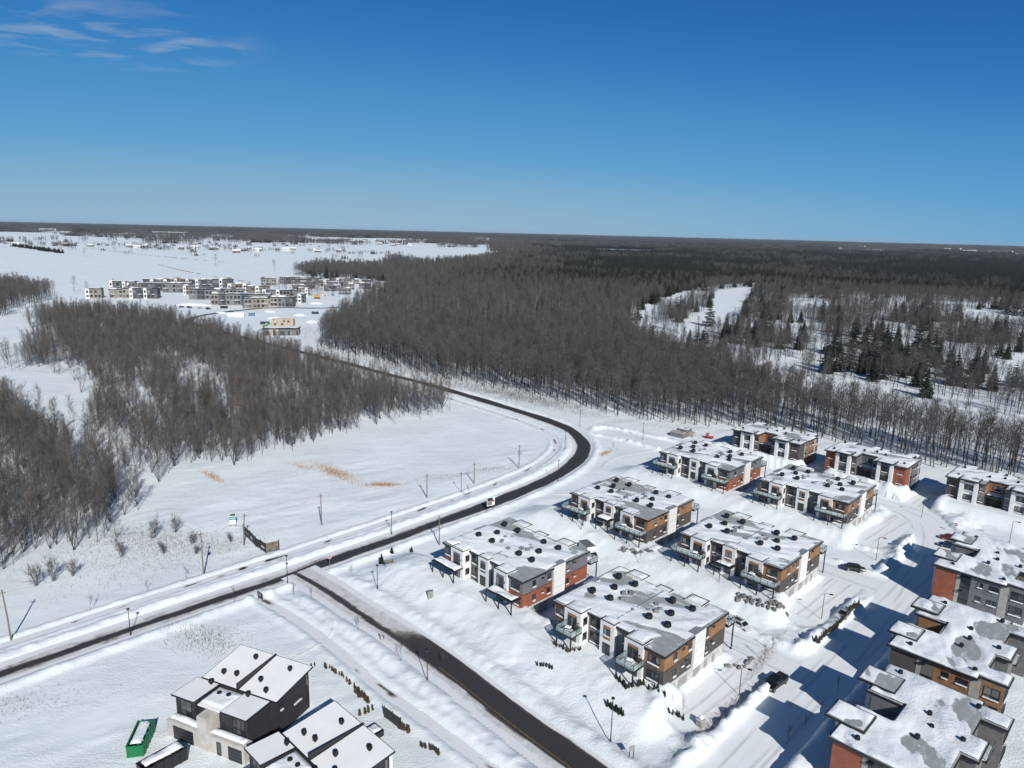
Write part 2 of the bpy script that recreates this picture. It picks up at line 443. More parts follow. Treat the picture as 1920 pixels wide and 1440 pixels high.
def ribbon(name, line, half, z, mat, bare=None, nv=18):
    d = np.gradient(line, axis=0); d /= np.linalg.norm(d, axis=1)[:, None]
    nrm = np.stack([d[:, 1], -d[:, 0]], 1)          # to the right of travel
    s = np.concatenate([[0], np.cumsum(np.linalg.norm(np.diff(line, axis=0), axis=1))])
    vs = np.linspace(-half, half, nv + 1)
    P = line[:, None, :] + nrm[:, None, :] * vs[None, :, None]
    n, k = len(line), nv + 1
    V = np.concatenate([P.reshape(-1, 2), z + 0.22 * sstep(280, 420, P.reshape(-1, 2)[:, 1:])], 1)
    i2 = np.arange(n * k).reshape(n, k)
    F = np.stack([i2[:-1, :-1].ravel(), i2[:-1, 1:].ravel(), i2[1:, 1:].ravel(), i2[1:, :-1].ravel()], 1)[:, ::-1].copy()
    at = None
    if bare is not None:
        at = {'bare': bare(s[:, None] + 0 * vs[None, :], 0 * s[:, None] + vs[None, :], P[..., 0], P[..., 1]).ravel()}
    return link(name, np_mesh(name, V, F, mat, attr=at))

def bare_main(s, v, x, y):
    # left of the junction only one wheel path is bare; the bend is bare almost from edge to edge
    v = v + 0.9 * (fbm(s / 9, v / 2 + 7, 14, 3) - 0.5)
    w = (0.55 + 0.45 * sstep(120, 160, y) + 1.0 * sstep(158, 200, y) - 0.2 * sstep(300, 380, y)) * (0.72 + 0.56 * fbm(s / 13, s * 0 + 2, 15, 2))
    c = 0.5 - 0.9 * sstep(185, 230, y) * (1 - sstep(280, 330, y)) * 0
    slush = 0.36 * (1 - sstep(1.6, 3.4, np.abs(v - 0.2))) * (0.5 + fbm(s / 4, v, 16, 3))
    return np.maximum(np.clip(1.0 - sstep(w * 0.7, w * 1.4 + 0.55, np.abs(v - c)), 0, 1), slush)
def bare_low(s, v, x, y):
    g = sstep(112, 126, 240 - y)                      # wide and black from here on
    v = v + 0.8 * (fbm(s / 7, v / 2 + 3, 18, 3) - 0.5)
    strip = 1 - sstep(0.25, 0.95, np.abs(v - 0.9 + 0.35 * np.sin(s / 9)))
    wide = 1 - sstep(1.9, 2.7, np.abs(v + 0.9))
    lane = 0.30 * (1 - sstep(2.4, 3.6, np.abs(v)))
    return np.maximum(np.maximum(strip * (0.8 - 0.2 * g), wide * g), lane)
def bare_bike(s, v, x, y):
    return np.clip(0.75 * sstep(0.66, 0.76, fbm(s / 3.0, v / 1.0 + 9, 25, 3)) + 0.08, 0, 1) * (1 - sstep(0.4, 1.0, np.abs(v)))
def bare_path(s, v, x, y):
    return np.clip(0.45 * sstep(0.60, 0.74, fbm(s / 3.2, v / 1.2 + 3, 5, 3)) + 0.16, 0, 1) * (1 - sstep(0.5, 1.0, np.abs(v)))
tag(ribbon('main_road', C_MAIN, 3.7, 0.0, M_ROAD, bare_main), kind='structure')
low_road = tag(ribbon('side_road', C_LOW, 4.4, 0.008, M_ROAD, bare_low), kind='structure')
tag(ribbon('footpath', C_PATH, 1.15, 0.0, M_ROAD, bare_path, 8), kind='structure')
tag(ribbon('cycle_path', C_BIKE, 1.15, 0.0, M_ROAD, bare_bike, 8), kind='structure')
def rut_mat():
    m, t, b = new_mat('packed snow with wheel ruts')
    at = N(t, 'ShaderNodeAttribute', attribute_name='bare'); geo = t.nodes.new('ShaderNodeNewGeometry')
    n1 = N(t, 'ShaderNodeTexNoise', Scale=0.9, Detail=6.0, Roughness=0.7); t.links.new(geo.outputs['Position'], n1.inputs['Vector'])
    a1 = N(t, 'ShaderNodeMath', operation='MULTIPLY_ADD'); a1.inputs[1].default_value = 0.5; a1.inputs[2].default_value = -0.25; t.links.new(n1.outputs[0], a1.inputs[0])
    a2 = N(t, 'ShaderNodeMath', operation='ADD'); t.links.new(a1.outputs[0], a2.inputs[0]); t.links.new(at.outputs['Fac'], a2.inputs[1])
    rp = ramp(t, a2.outputs[0], [(0.1, (0.80, 0.82, 0.83)), (0.5, (0.69, 0.70, 0.71)), (0.9, (0.50, 0.50, 0.50))]); t.links.new(rp.outputs[0], b.inputs['Base Color'])
    bp = N(t, 'ShaderNodeBump', Strength=0.6, Distance=0.12); t.links.new(a2.outputs[0], bp.inputs['Height']); bp.invert = True; t.links.new(bp.outputs[0], b.inputs['Normal'])
    b.inputs['Roughness'].default_value = 0.5
    return m
def ruts(s, v, x, y):
    out = 0.0 * v
    for c, k_ in ((-2.6, 1), (-1.1, 2), (0.9, 3), (2.5, 4)):
        out = np.maximum(out, (0.05 + 0.55 * sstep(0.35, 0.7, fbm(s / 9, s * 0 + k_, 30 + k_, 2))) * np.exp(-((v - c - 2.2 * (fbm(s / 22, s * 0 + k_, 40 + k_, 2) - 0.5)) / 0.26) ** 2))
    return out + 0.25 * fbm(s / 5, v / 1.2, 44, 3)
M_RUT = rut_mat()
tag(ribbon('residential_street', C_STREET, 5.1, -0.02, M_RUT, ruts, 40), kind='structure')
for i_, c_ in enumerate(C_DRIVES): tag(ribbon('driveway', c_, 3.6, -0.045 - 0.004 * i_, M_RUT, ruts, 30), kind='structure')
M_YELLOW = plain('worn yellow paint', (0.22, 0.14, 0.03), 0.7, var=0.5, scale=2)
cl = C_LOW[(C_LOW[:, 1] < 112)]
dcl = np.gradient(cl, axis=0); dcl /= np.linalg.norm(dcl, axis=1)[:, None]
o = ribbon('centre_line', cl + np.stack([dcl[:, 1], -dcl[:, 0]], 1) * 0.75, 0.06, 0.014, M_YELLOW, nv=1); o.parent = low_road

# ------------------------------------------------------------------ trees
M_BARK = plain('grey brown bark', (0.062, 0.057, 0.052), 0.85, var=0.3, scale=2, rand=0.35)
M_TWIG = plain('bare twigs', (0.099, 0.094, 0.089), 0.85, var=0.15, scale=0.4, rand=0.28)
M_PALE = plain('pale birch bark', (0.27, 0.25, 0.23), 0.8, var=0.25, scale=2, rand=0.2)
M_TWIGR = plain('reddish young twigs', (0.115, 0.102, 0.090), 0.85, var=0.15, scale=0.4, rand=0.25)
M_NEEDLE = plain('dark conifer needles', (0.019, 0.025, 0.018), 0.8, var=0.35, scale=1.5, rand=0.35)

class TriBuf:
    def __init__(s): s.v = []; s.f = []; s.n = 0
    def seg(s, a, b, r0, r1, k):
        d = b - a; l = np.linalg.norm(d); d = d / max(l, 1e-6)
        u = np.cross(d, (0.3, 0.9, 0.1)); u /= np.linalg.norm(u); w = np.cross(d, u)
        t = np.arange(k) * 2 * math.pi / k
        ring = np.outer(np.cos(t), u) + np.outer(np.sin(t), w)
        s.v.append(a + ring * r0); s.v.append(b + ring * r1)
        for i in range(k):
            j = (i + 1) % k
            s.f.append((s.n + i, s.n + j, s.n + k + j)); s.f.append((s.n + i, s.n + k + j, s.n + k + i))
        s.n += 2 * k
    def tri(s, a, b, c):
        s.v.append(np.array([a, b, c])); s.f.append((s.n, s.n + 1, s.n + 2)); s.n += 3
    def arrays(s): return np.concatenate(s.v), np.array(s.f)

def unit(v): return v / max(np.linalg.norm(v), 1e-9)

def bare_tree(seed, H, cb, spread, n_limb, n_sec, n_twig, r0, upright=0.5, tw=0.055, tl=1.0, stems=1):
    """trunk and crown buffers of a leafless broadleaf tree; cb = height share where the crown starts"""
    g = np.random.default_rng(seed)
    T, C = TriBuf(), TriBuf()
    for st in range(stems):
        lean = g.normal(0, 0.05, 2) if stems == 1 else g.normal(0, 0.22, 2)
        hh = H * (1 if stems == 1 else g.uniform(0.75, 1.0))
        pts = [np.array([0.15 * g.normal() * (stems > 1), 0.15 * g.normal() * (stems > 1), -0.3])]
        ns = 5
        for i in range(1, ns + 1):
            f = i / ns
            pts.append(np.array([lean[0] * hh * f + g.normal(0, 0.12), lean[1] * hh * f + g.normal(0, 0.12), hh * 0.95 * f]))
        rad = [r0 * (1 - 0.88 * (i / ns)) for i in range(ns + 1)]
        for i in range(ns): T.seg(pts[i], pts[i + 1], rad[i], rad[i + 1], 5)
        az = g.uniform(0, 6.28)
        nl = n_limb if stems == 1 else max(5, int(n_limb / stems * 1.3))
        for l in range(nl):
            f = cb + (0.97 - cb) * ((l + g.uniform(0, 1)) / nl) ** 0.9
            k = min(int(f * ns), ns - 1); q = f * ns - k
            base = pts[k] * (1 - q) + pts[k + 1] * q
            az += 2.4 + g.normal(0, 0.4)
            rel = (f - cb) / (1 - cb)
            el = R(22) + R(45) * upright + R(22) * rel + g.normal(0, 0.15)
            L = spread * H * (0.55 + 0.6 * math.sin(math.pi * min(1, 0.25 + 0.75 * rel))) * (1.05 - 0.65 * rel) * g.uniform(0.75, 1.2)
            d = np.array([math.cos(az) * math.cos(el), math.sin(az) * math.cos(el), math.sin(el)])
            a = base; rr = max(0.02, r0 * 0.36 * (1 - 0.7 * rel)); lp = [a]
            for sgm in range(3):
                d = unit(d + np.array([0, 0, 0.16]) + g.normal(0, 0.13, 3))
                b = a + d * L / 3
                C.seg(a, b, rr * (1 - sgm * 0.28), rr * (1 - (sgm + 1) * 0.28), 3)
                a = b; lp.append(a)
            for s2 in range(n_sec):
                ft = 0.25 + 0.75 * (s2 + g.uniform(0, 1)) / n_sec
                kk = min(int(ft * 3), 2); qq = ft * 3 - kk
                b0 = lp[kk] * (1 - qq) + lp[kk + 1] * qq
                d2 = unit(d + g.normal(0, 0.62, 3) + np.array([0, 0, 0.2]))
                l2 = tl * g.uniform(0.9, 1.9)
                b1 = b0 + d2 * l2
                sd_ = unit(np.cross(d2, g.normal(0, 1, 3))) * tw * 0.75
                C.tri(b0 - sd_, b0 + sd_, b1)
                sd_ = unit(np.cross(d2, sd_)) * tw * 0.75
                C.tri(b0 - sd_, b0 + sd_, b1)
                for tt in range(n_twig):
                    ff = g.uniform(0.15, 1.0)
                    c0 = b0 + d2 * l2 * ff
                    d3 = unit(d2 + g.normal(0, 0.7, 3) + np.array([0, 0, 0.25]))
                    c1 = c0 + d3 * tl * g.uniform(0.45, 1.15)
                    sd_ = unit(np.cross(d3, g.normal(0, 1, 3))) * tw * 0.5
                    C.tri(c0 - sd_, c0 + sd_, c1)
    return T, C

def conifer(seed, H, W, tiers, per, droop=0.25, tip=1.0):
    g = np.random.default_rng(seed)
    T, C = TriBuf(), TriBuf()
    T.seg(np.array([0, 0, -0.3]), np.array([0, 0, H * 0.97]), H * 0.016, 0.03, 5)
    for i in range(tiers):
        f = (i + 0.6) / tiers
        z = H * (0.07 + 0.91 * f)
        rad = W * (1 - f) ** 0.85 * g.uniform(0.85, 1.12) + 0.12
        for k in range(per):
            az = 2 * math.pi * (k + g.uniform(-0.3, 0.3)) / per + i * 0.7
            rr = rad * g.uniform(0.72, 1.18)
            d = np.array([math.cos(az), math.sin(az), 0]); s = np.array([-d[1], d[0], 0])
            root = np.array([0, 0, min(H * 0.98, z + g.uniform(-0.6, 0.6) * H / tiers)]); tipp = root + d * rr + np.array([0, 0, -droop * rr + 0.1 * g.normal()])
            mid = root + d * rr * 0.55 + np.array([0, 0, -droop * rr * 0.45])
            w = rr * 0.30 + 0.12
            C.tri(root, mid + s * w + np.array([0, 0, -0.10 * rr]), tipp); C.tri(root, tipp, mid - s * w + np.array([0, 0, -0.10 * rr]))
            for q in range(2):
                e = mid + s * g.uniform(-1, 1) * w + d * rr * g.uniform(-0.2, 0.3)
                C.tri(e + s * 0.18 * rr, e - s * 0.18 * rr, e + d * rr * 0.25 + np.array([0, 0, -0.35 * rr * 0.6]))
    return T, C

def merged(name, TC, mt, mc):
    T, C = TC
    v1, f1 = T.arrays(); v2, f2 = C.arrays()
    me = np_mesh(name, np.concatenate([v1, v2]), np.concatenate([f1, f2 + len(v1)]), mt)
    me.materials.append(mc)
    mi = np.zeros(len(f1) + len(f2), dtype=np.int32); mi[len(f1):] = 1
    me.polygons.foreach_set('material_index', mi)
    return me
def split(name, TC, mt, mc):
    return np_mesh(name + ' trunk', *TC[0].arrays(), mt), np_mesh(name + ' crown', *TC[1].arrays(), mc)

PROTO = {}
def proto_collection(key, meshes):
    c = bpy.data.collections.new('proto_' + key)
    for i, me in enumerate(meshes):
        o = bpy.data.objects.new('%s_%02d' % (key, i), me); c.objects.link(o)
    PROTO[key] = c
NEAR_MAPLE = [bare_tree(100 + i, 17, 0.34 + 0.05 * (i % 3), 0.235, 20, 6, 6, 0.19, 0.30, 0.036) for i in range(6)]
NEAR_THIN = [bare_tree(200 + i, 13, 0.14 + 0.05 * (i % 3), 0.165, 22, 5, 6, 0.075, 0.62, 0.027, 0.95) for i in range(5)] + \
            [bare_tree(230 + i, 12.5, 0.16, 0.165, 24, 5, 5, 0.07, 0.65, 0.027, 0.95, stems=4) for i in range(3)]
MID_TREE = [bare_tree(300 + i, 17, 0.32, 0.215, 15, 4, 4, 0.20, 0.30, 0.075, 1.35) for i in range(6)]
FIRS = [conifer(400 + i, 15, 3.9, 22, 11, 0.4) for i in range(4)]
PINES = [conifer(420 + i, 17, 4.8, 12, 9, 0.12) for i in range(3)]
FIRS_LO = [conifer(440 + i, 16, 3.9, 8, 6) for i in range(3)]
proto_collection('maple', [merged('maple', x, M_BARK, M_TWIG) for x in NEAR_MAPLE])
proto_collection('thin', [merged('thin', x, M_PALE if i == 1 else M_BARK, M_TWIG if i % 3 == 2 else M_TWIGR) for i, x in enumerate(NEAR_THIN)])
proto_collection('mid', [merged('mid', x, M_BARK, M_TWIG) for x in MID_TREE])
proto_collection('fir', [merged('fir', x, M_BARK, M_NEEDLE) for x in FIRS + PINES])
def clump(seed, n, size, kind):
    g = np.random.default_rng(seed); V1, F1, V2, F2 = [], [], [], []; a = b = 0
    for i in range(n):
        if kind == 'bare': T, C = bare_tree(seed * 50 + i, 16, 0.3, 0.2, 8, 3, 2, 0.22, 0.5, 0.26, 1.9)
        else: T, C = conifer(seed * 50 + i, 17, 4.4, 9, 7, 0.35) if g.random() < 0.6 else conifer(seed * 50 + i, 17, 5.0, 8, 7, 0.1)
        off = np.array([g.uniform(-size, size), g.uniform(-size, size), 0]); sc_ = g.uniform(0.75, 1.2)
        v, f = T.arrays(); V1.append(v * sc_ + off); F1.append(f + a); a += len(v)
        v, f = C.arrays(); V2.append(v * sc_ + off); F2.append(f + b); b += len(v)
    v1 = np.concatenate(V1); v2 = np.concatenate(V2); f1 = np.concatenate(F1); f2 = np.concatenate(F2)
    me = np_mesh('clump', np.concatenate([v1, v2]), np.concatenate([f1, f2 + len(v1)]), M_BARK); me.materials.append(M_TWIG if kind == 'bare' else M_NEEDLE)
    mi = np.zeros(len(f1) + len(f2), dtype=np.int32); mi[len(f1):] = 1; me.polygons.foreach_set('material_index', mi)
    return me
proto_collection('clump', [clump(i + 1, 9, 13, 'bare') for i in range(4)] + [clump(i + 11, 9, 13, 'fir') for i in range(4)])

def scatter_group(coll):
    ng = bpy.data.node_groups.new('scatter_' + coll.name, 'GeometryNodeTree')
    ng.interface.new_socket('Geometry', in_out='INPUT', socket_type='NodeSocketGeometry')
    ng.interface.new_socket('Geometry', in_out='OUTPUT', socket_type='NodeSocketGeometry')
    gi = ng.nodes.new('NodeGroupInput'); go = ng.nodes.new('NodeGroupOutput')
    ci = ng.nodes.new('GeometryNodeCollectionInfo'); ci.inputs['Collection'].default_value = coll
    ci.inputs['Separate Children'].default_value = True; ci.inputs['Reset Children'].default_value = True
    ip = ng.nodes.new('GeometryNodeInstanceOnPoints'); ip.inputs['Pick Instance'].default_value = True
    def na(nm, ty):
        n = ng.nodes.new('GeometryNodeInputNamedAttribute'); n.data_type = ty; n.inputs['Name'].default_value = nm
        return [s for s in n.outputs if s.enabled and s.name == 'Attribute'][0]
    ng.links.new(gi.outputs[0], ip.inputs['Points']); ng.links.new(ci.outputs[0], ip.inputs['Instance'])
    ng.links.new(na('pick', 'INT'), ip.inputs['Instance Index'])
    cx = ng.nodes.new('ShaderNodeCombineXYZ'); ng.links.new(na('spin', 'FLOAT'), cx.inputs[2]); ng.links.new(cx.outputs[0], ip.inputs['Rotation'])
    ng.links.new(na('size', 'FLOAT_VECTOR'), ip.inputs['Scale'])
    ng.links.new(ip.outputs[0], go.inputs[0])
    return ng

def scatter(name, key, pts, pick, size, label, cat):
    me = bpy.data.meshes.new(name)
    n = len(pts)
    me.vertices.add(n); me.vertices.foreach_set('co', np.asarray(pts, dtype=np.float32).ravel())
    a = me.attributes.new('pick', 'INT', 'POINT'); a.data.foreach_set('value', np.asarray(pick, dtype=np.int32))
    a = me.attributes.new('spin', 'FLOAT', 'POINT'); a.data.foreach_set('value', RNG.uniform(0, 6.28, n).astype(np.float32))
    a = me.attributes.new('size', 'FLOAT_VECTOR', 'POINT'); a.data.foreach_set('vector', np.asarray(size, dtype=np.float32).ravel())
    o = link(name, me)
    md = o.modifiers.new('scatter', 'NODES'); md.node_group = scatter_group(PROTO[key])
    return tag(o, label, cat, kind='stuff')

def inside(x, y, poly):
    r_ = np.zeros(x.shape, bool); n = len(poly)
    for i in range(n):
        x0, y0 = poly[i]; x1, y1 = poly[(i + 1) % n]
        if y0 == y1: continue
        c = ((y0 > y) != (y1 > y)) & (x < (x1 - x0) * (y - y0) / (y1 - y0) + x0)
        r_ ^= c
    return r_
def jitter(poly, s, seed):
    g = np.random.default_rng(seed)
    P = np.array(poly, float); x0, y0 = P.min(0); x1, y1 = P.max(0)
    X, Y = np.meshgrid(np.arange(x0, x1, s), np.arange(y0, y1, s))
    X = X.ravel() + g.uniform(-0.48, 0.48, X.size) * s; Y = Y.ravel() + g.uniform(-0.48, 0.48, Y.size) * s
    wv = min(14.0, 0.035 * np.median(Y) + 2)
    m = inside(X + wv * (fbm(X / 11, Y / 11, seed + 500, 3) - 0.5) * 2, Y + wv * (fbm(X / 11, Y / 11, seed + 600, 3) - 0.5) * 2, poly)
    return X[m], Y[m]
def in_view(x, y, margin=1.08):
    return (y > 60) & (np.abs(x) < y * 0.735 * margin + 25)

WOOD_A = [(-104, 200), (-102, 207), (-89, 216), (-74, 233), (-60, 251), (-45, 273), (-28, 284), (-47, 318), (-90, 367), (-140, 415), (-185, 458), (-238, 513), (-277, 553), (-329, 571), (-363, 564), (-362, 530), (-285, 442), (-286, 421), (-249, 358), (-215, 362), (-156, 262), (-131, 224)]
WOOD_B = [(-117, 128), (-108, 138), (-107, 147), (-93, 152), (-95, 166), (-104, 200), (-114, 197), (-132, 213), (-163, 243), (-212, 284), (-232, 294), (-231, 255)]
WOOD_L = [(-378, 427), (-409, 562), (-449, 687), (-491, 749), (-588, 815), (-636, 761)]
GAP_A = [(-173, 372), (-158, 374), (-135, 332), (-131, 296), (-145, 308)]
GAP_B = [(-197, 364), (-189, 373), (-164, 328), (-172, 322)]
FOREST = [(-123, 445), (-95, 414), (-80, 404), (-37, 353), (-18, 342), (6, 322), (23, 308), (42, 286), (67, 276), (81, 274), (93, 271), (118, 262), (126, 251), (136, 246), (138, 229), (149, 228), (153, 221), (168, 212), (200, 202), (208, 212), (180, 227), (171, 236), (165, 244), (156, 253), (148, 262), (139, 278), (126, 301), (114, 338), (100, 386), (88, 445), (83, 500), (99, 607), (115, 693), (175, 846), (290, 1093), (402, 1187), (477, 1152), (518, 1061), (699, 980), (1070, 1075), (2600, 2500), (7415, 7554), (58, 2312), (-177, 1442), (-283, 1694), (-239, 1314), (-353, 1299), (-345, 1111), (-284, 1045), (-195, 988), (-146, 869), (-151, 763), (-143, 617), (-134, 517)]
GOLF = [(115, 693), (175, 846), (290, 1093), (402, 1187), (477, 1152), (518, 1061), (699, 980), (1070, 1075), (230, 212), (180, 227), (171, 236), (165, 244), (156, 253), (148, 262), (139, 278), (126, 301), (114, 338), (100, 386), (88, 445), (83, 500), (99, 607)]
FAIRWAYS = [[(112, 669), (156, 779), (259, 1004), (234, 890), (151, 700), (111, 606)], [(282, 992), (373, 1097), (244, 745), (162, 544), (128, 522), (144, 612), (202, 736)],
            [(304, 803), (369, 855), (324, 722), (264, 666)], [(288, 426), (350, 482), (379, 437), (312, 356), (283, 386), (264, 388)],
            [(180, 393), (190, 358), (200, 325), (215, 309), (230, 284), (199, 243), (183, 248), (173, 264), (167, 283), (155, 313), (154, 345)], [(466, 742), (538, 810), (455, 674), (418, 656)]]
def sizes(n, seed, lo=0.66, hi=1.2):
    g = np.random.default_rng(seed); s = g.uniform(lo, hi, n)
    return np.stack([s * g.uniform(0.85, 1.15, n), s * g.uniform(0.85, 1.15, n), s], 1)

# near woods: collect every stem, then the 300 largest in the picture become trees of their own
xa, ya = jitter(WOOD_A, 3.0, 1); xb, yb = jitter(WOOD_B, 3.0, 2)
wxa = xa + 14 * (fbm(xa / 9, ya / 9, 71, 3) - 0.5) * 2; wya = ya + 14 * (fbm(xa / 9, ya / 9, 72, 3) - 0.5) * 2
k = ~(inside(wxa, wya, GAP_A) & (RNG.random(len(xa)) < 0.9)) & ~(inside(wxa, wya, GAP_B) & (RNG.random(len(xa)) < 0.8)) & (fbm(xa / 14, ya / 14, 77, 3) > 0.39); xa, ya = xa[k], ya[k]
k = (fbm(xb / 12, yb / 12, 78, 3) > 0.36); xb, yb = xb[k], yb[k]
# stragglers and scrub outside the closed stands
def fringe(poly, seed, keep):
    g_ = np.random.default_rng(seed); P_ = np.array(poly, float); c0 = P_.mean(0)
    X, Y = jitter([tuple(c0 + (p_ - c0) * 1.0 + np.sign(p_ - c0) * 16) for p_ in P_], 3.4, seed)
    m_ = (g_.random(len(X)) < keep * (fbm(X / 8, Y / 8, seed, 2) > 0.5)) & (dist_line(X, Y, C_MAIN) > 8) & (dist_line(X, Y, C_BIKE) > 3) & ~((X > -108) & (Y < 0.72 * X + 300) & ~inside(X, Y, WOOD_A))
    return X[m_], Y[m_]
x1_, y1_ = fringe(WOOD_A, 61, 0.22); x2_, y2_ = fringe(WOOD_B, 62, 0.20)
x = np.concatenate([xa, xb, x1_, x2_]); y = np.concatenate([ya, yb, y1_, y2_]); k = in_view(x, y); thin = np.stack([x[k], y[k]], 1)
xf, yf = jitter(FOREST, 3.5, 3) if False else (None, None)
def forest_pts(s, d0, d1, seed):
    lim = [(max(-400, -0.8 * d1), 190), (0.8 * d1 + 60, 190), (0.8 * d1 + 60, d1), (max(-400, -0.8 * d1), d1)]
    X, Y = jitter(lim, s, seed); d = np.hypot(X, Y)
    k = (d >= d0) & (d < d1) & in_view(X, Y); X, Y = X[k], Y[k]
    k = inside(X, Y, FOREST); return X[k], Y[k]
xf, yf = forest_pts(3.5, 0, 520, 4)
maple = np.stack([xf, yf], 1)
# ---- 300 individual trees: the nearest stems of both woods, the row along the fairway among them
cand = np.concatenate([np.column_stack([thin, np.zeros(len(thin))]), np.column_stack([maple, np.ones(len(maple))])])
key = np.hypot(cand[:, 0], cand[:, 1]) * np.where(cand[:, 2] == 1, 0.72, 1.0)
order = np.argsort(key)
pick300 = order[:288]
rest = order[288:]
TREE_PARTS = {0: [split('thin tree', t_, M_PALE if i == 1 else M_BARK, M_TWIG if i % 3 == 2 else M_TWIGR) for i, t_ in enumerate(NEAR_THIN)],
              1: [split('maple', t_, M_BARK, M_TWIG) for t_ in NEAR_MAPLE]}
def plant(name, parts, x, y, s, spin, label, cat, group, z=None):
    o = empty(name, (x, y, gz(x, y) if z is None else z), spin, label, cat, group)
    o.scale = (s, s, s)
    link('trunk', parts[0], o); link('crown', parts[1], o)
    return o
g = np.random.default_rng(5)
for i in pick300:
    cx, cy, kd = cand[i]
    prt = TREE_PARTS[int(kd)]
    if kd == 0: plant('bare_tree', prt[g.integers(len(prt))], cx, cy, g.uniform(0.62, 1.15), g.uniform(0, 6.28), 'slender bare tree at the near edge of the thin wood left of the road', 'tree', 'bare trees of the left wood')
    else: plant('bare_tree', prt[g.integers(len(prt))], cx, cy, g.uniform(0.8, 1.15), g.uniform(0, 6.28), 'tall bare tree in the forest edge behind the apartment buildings', 'tree', 'bare trees of the forest edge')
rc = cand[rest]
t0 = rc[rc[:, 2] == 0]; t1 = rc[rc[:, 2] == 1]
def on_ground(P): return np.column_stack([P[:, 0], P[:, 1], ground_z(P[:, 0], P[:, 1])])
scatter('thin_woodland', 'thin', on_ground(t0), RNG.integers(0, 8, len(t0)), sizes(len(t0), 1), 'thin bare wood of slender grey brown trees left of the road', 'woodland')
scatter('bare_forest', 'maple', on_ground(t1), RNG.integers(0, 6, len(t1)), sizes(len(t1), 2), 'dense leafless brown forest behind the apartment buildings', 'forest')
# middle distance
xm, ym = forest_pts(5.2, 520, 1250, 6)
fr = 0.03 + 0.85 * sstep(750, 1100, ym) * sstep(-150, 120, xm)
isf = RNG.random(len(xm)) < fr * (0.5 + fbm(xm / 60, ym / 60, 41, 3))
P = np.column_stack([xm, ym, 0 * xm])
scatter('distant_bare_forest', 'mid', P[~isf], RNG.integers(0, 6, (~isf).sum()), sizes((~isf).sum(), 3), 'brown leafless forest in the middle distance', 'forest')
xl, yl = jitter(WOOD_L, 4.5, 8)
# golf course: loose trees and conifers round white fairways
xg, yg = jitter(GOLF, 5.2, 9); kk = in_view(xg, yg)
for fw in FAIRWAYS: kk &= ~inside(xg, yg, fw)
kk &= fbm(xg / 38, yg / 38, 55, 3) > 0.445 - 0.05 * (yg > 520)
xg, yg = xg[kk], yg[kk]
gf = RNG.random(len(xg)) < 0.01 + 0.09 * (fbm(xg / 45, yg / 45, 60, 2) > 0.52)
xx = np.concatenate([xl, xg[~gf]]); yy = np.concatenate([yl, yg[~gf]])
scatter('parkland_trees', 'mid', np.column_stack([xx, yy, 0 * xx]), RNG.integers(0, 6, len(xx)), sizes(len(xx), 4, 0.6, 1.0), 'loose bare trees round the white fairways and by the far field', 'woodland')
xx = np.concatenate([xm[isf], xg[gf]]); yy = np.concatenate([ym[isf], yg[gf]])
scatter('distant_conifers', 'fir', np.column_stack([xx, yy, 0 * xx]), RNG.integers(0, 7, len(xx)), sizes(len(xx), 5, 0.8, 1.3), 'dark conifers mixed through the distant forest and parkland', 'conifers')
# far forest as clumps
def far_mask(X, Y):
    d = np.hypot(X, Y); az = np.degrees(np.arctan2(X, Y))
    m = inside(X, Y, FOREST)
    n = fbm(X / 420, Y / 260, 91, 4)
    m |= (d > 2900) & (az < -2) & (n > 0.60 - 0.14 * sstep(5000, 9000, d))
    m |= (d > 2300) & (az >= -2) & (n > 0.36)
    m &= ~((d > 4300) & (az > 24) & (n < 0.62))
    m &= ~inside(X, Y, [(304, 2865), (556, 2855), (651, 3408), (365, 3437)])
    m &= ~inside(X, Y, [(-80, 2420), (60, 2440), (40, 2650), (-90, 2640)])
    return m
xc, yc = [], []
for s, d0, d1 in ((21, 1250, 2600), (27, 2600, 5200)):
    X, Y = jitter([(-0.8 * d1, 300), (0.8 * d1, 300), (0.8 * d1, d1), (-0.8 * d1, d1)], s, int(d0)); d = np.hypot(X, Y)
    k = (d >= d0) & (d < d1) & in_view(X, Y); X, Y = X[k], Y[k]; k = far_mask(X, Y); xc.append(X[k]); yc.append(Y[k])
xc = np.concatenate(xc); yc = np.concatenate(yc); d = np.hypot(xc, yc); az = np.degrees(np.arctan2(xc, yc))
fr = (0.15 + 0.85 * sstep(-4, 5, az)) * (1 - 0.35 * sstep(3000, 4500, d)) * (0.45 + 1.0 * (fbm(xc / 300, yc / 300, 66, 3)))
pk = np.where(RNG.random(len(xc)) < fr, RNG.integers(4, 8, len(xc)), RNG.integers(0, 4, len(xc)))
scatter('far_forest', 'clump', np.column_stack([xc, yc, 0 * xc]), pk, sizes(len(xc), 7, 0.85, 1.2), 'far dark forest stretching to the horizon', 'forest')
# beyond that the canopy reads as one uneven surface
rr_ = np.concatenate([np.arange(5150, 9000, 28), np.arange(9000, 15200, 60)]); aa = np.radians(np.arange(-42, 42, 0.11))
A, RR = np.meshgrid(aa, rr_); X = (RR * np.sin(A)).ravel(); Y = (RR * np.cos(A)).ravel()
msk = far_mask(X, Y)
Z = np.where(msk, 12 + 7 * vnoise(X / 22, Y / 22, 5) + 5 * RNG.random(X.size), -1.0)
n0, n1_ = A.shape; i2 = np.arange(n0 * n1_).reshape(n0, n1_)
F = np.stack([i2[:-1, :-1].ravel(), i2[:-1, 1:].ravel(), i2[1:, 1:].ravel(), i2[1:, :-1].ravel()], 1)
keep = msk[F].any(1)
M_CANOPY = plain('far canopy', (0.050, 0.047, 0.042), 0.9, var=0.45, scale=0.004)
tag(link('horizon_forest', np_mesh('horizon_forest', np.column_stack([X, Y, Z]), F[keep][:, ::-1].copy(), M_CANOPY)), 'forest canopy along the horizon', 'forest', kind='stuff')
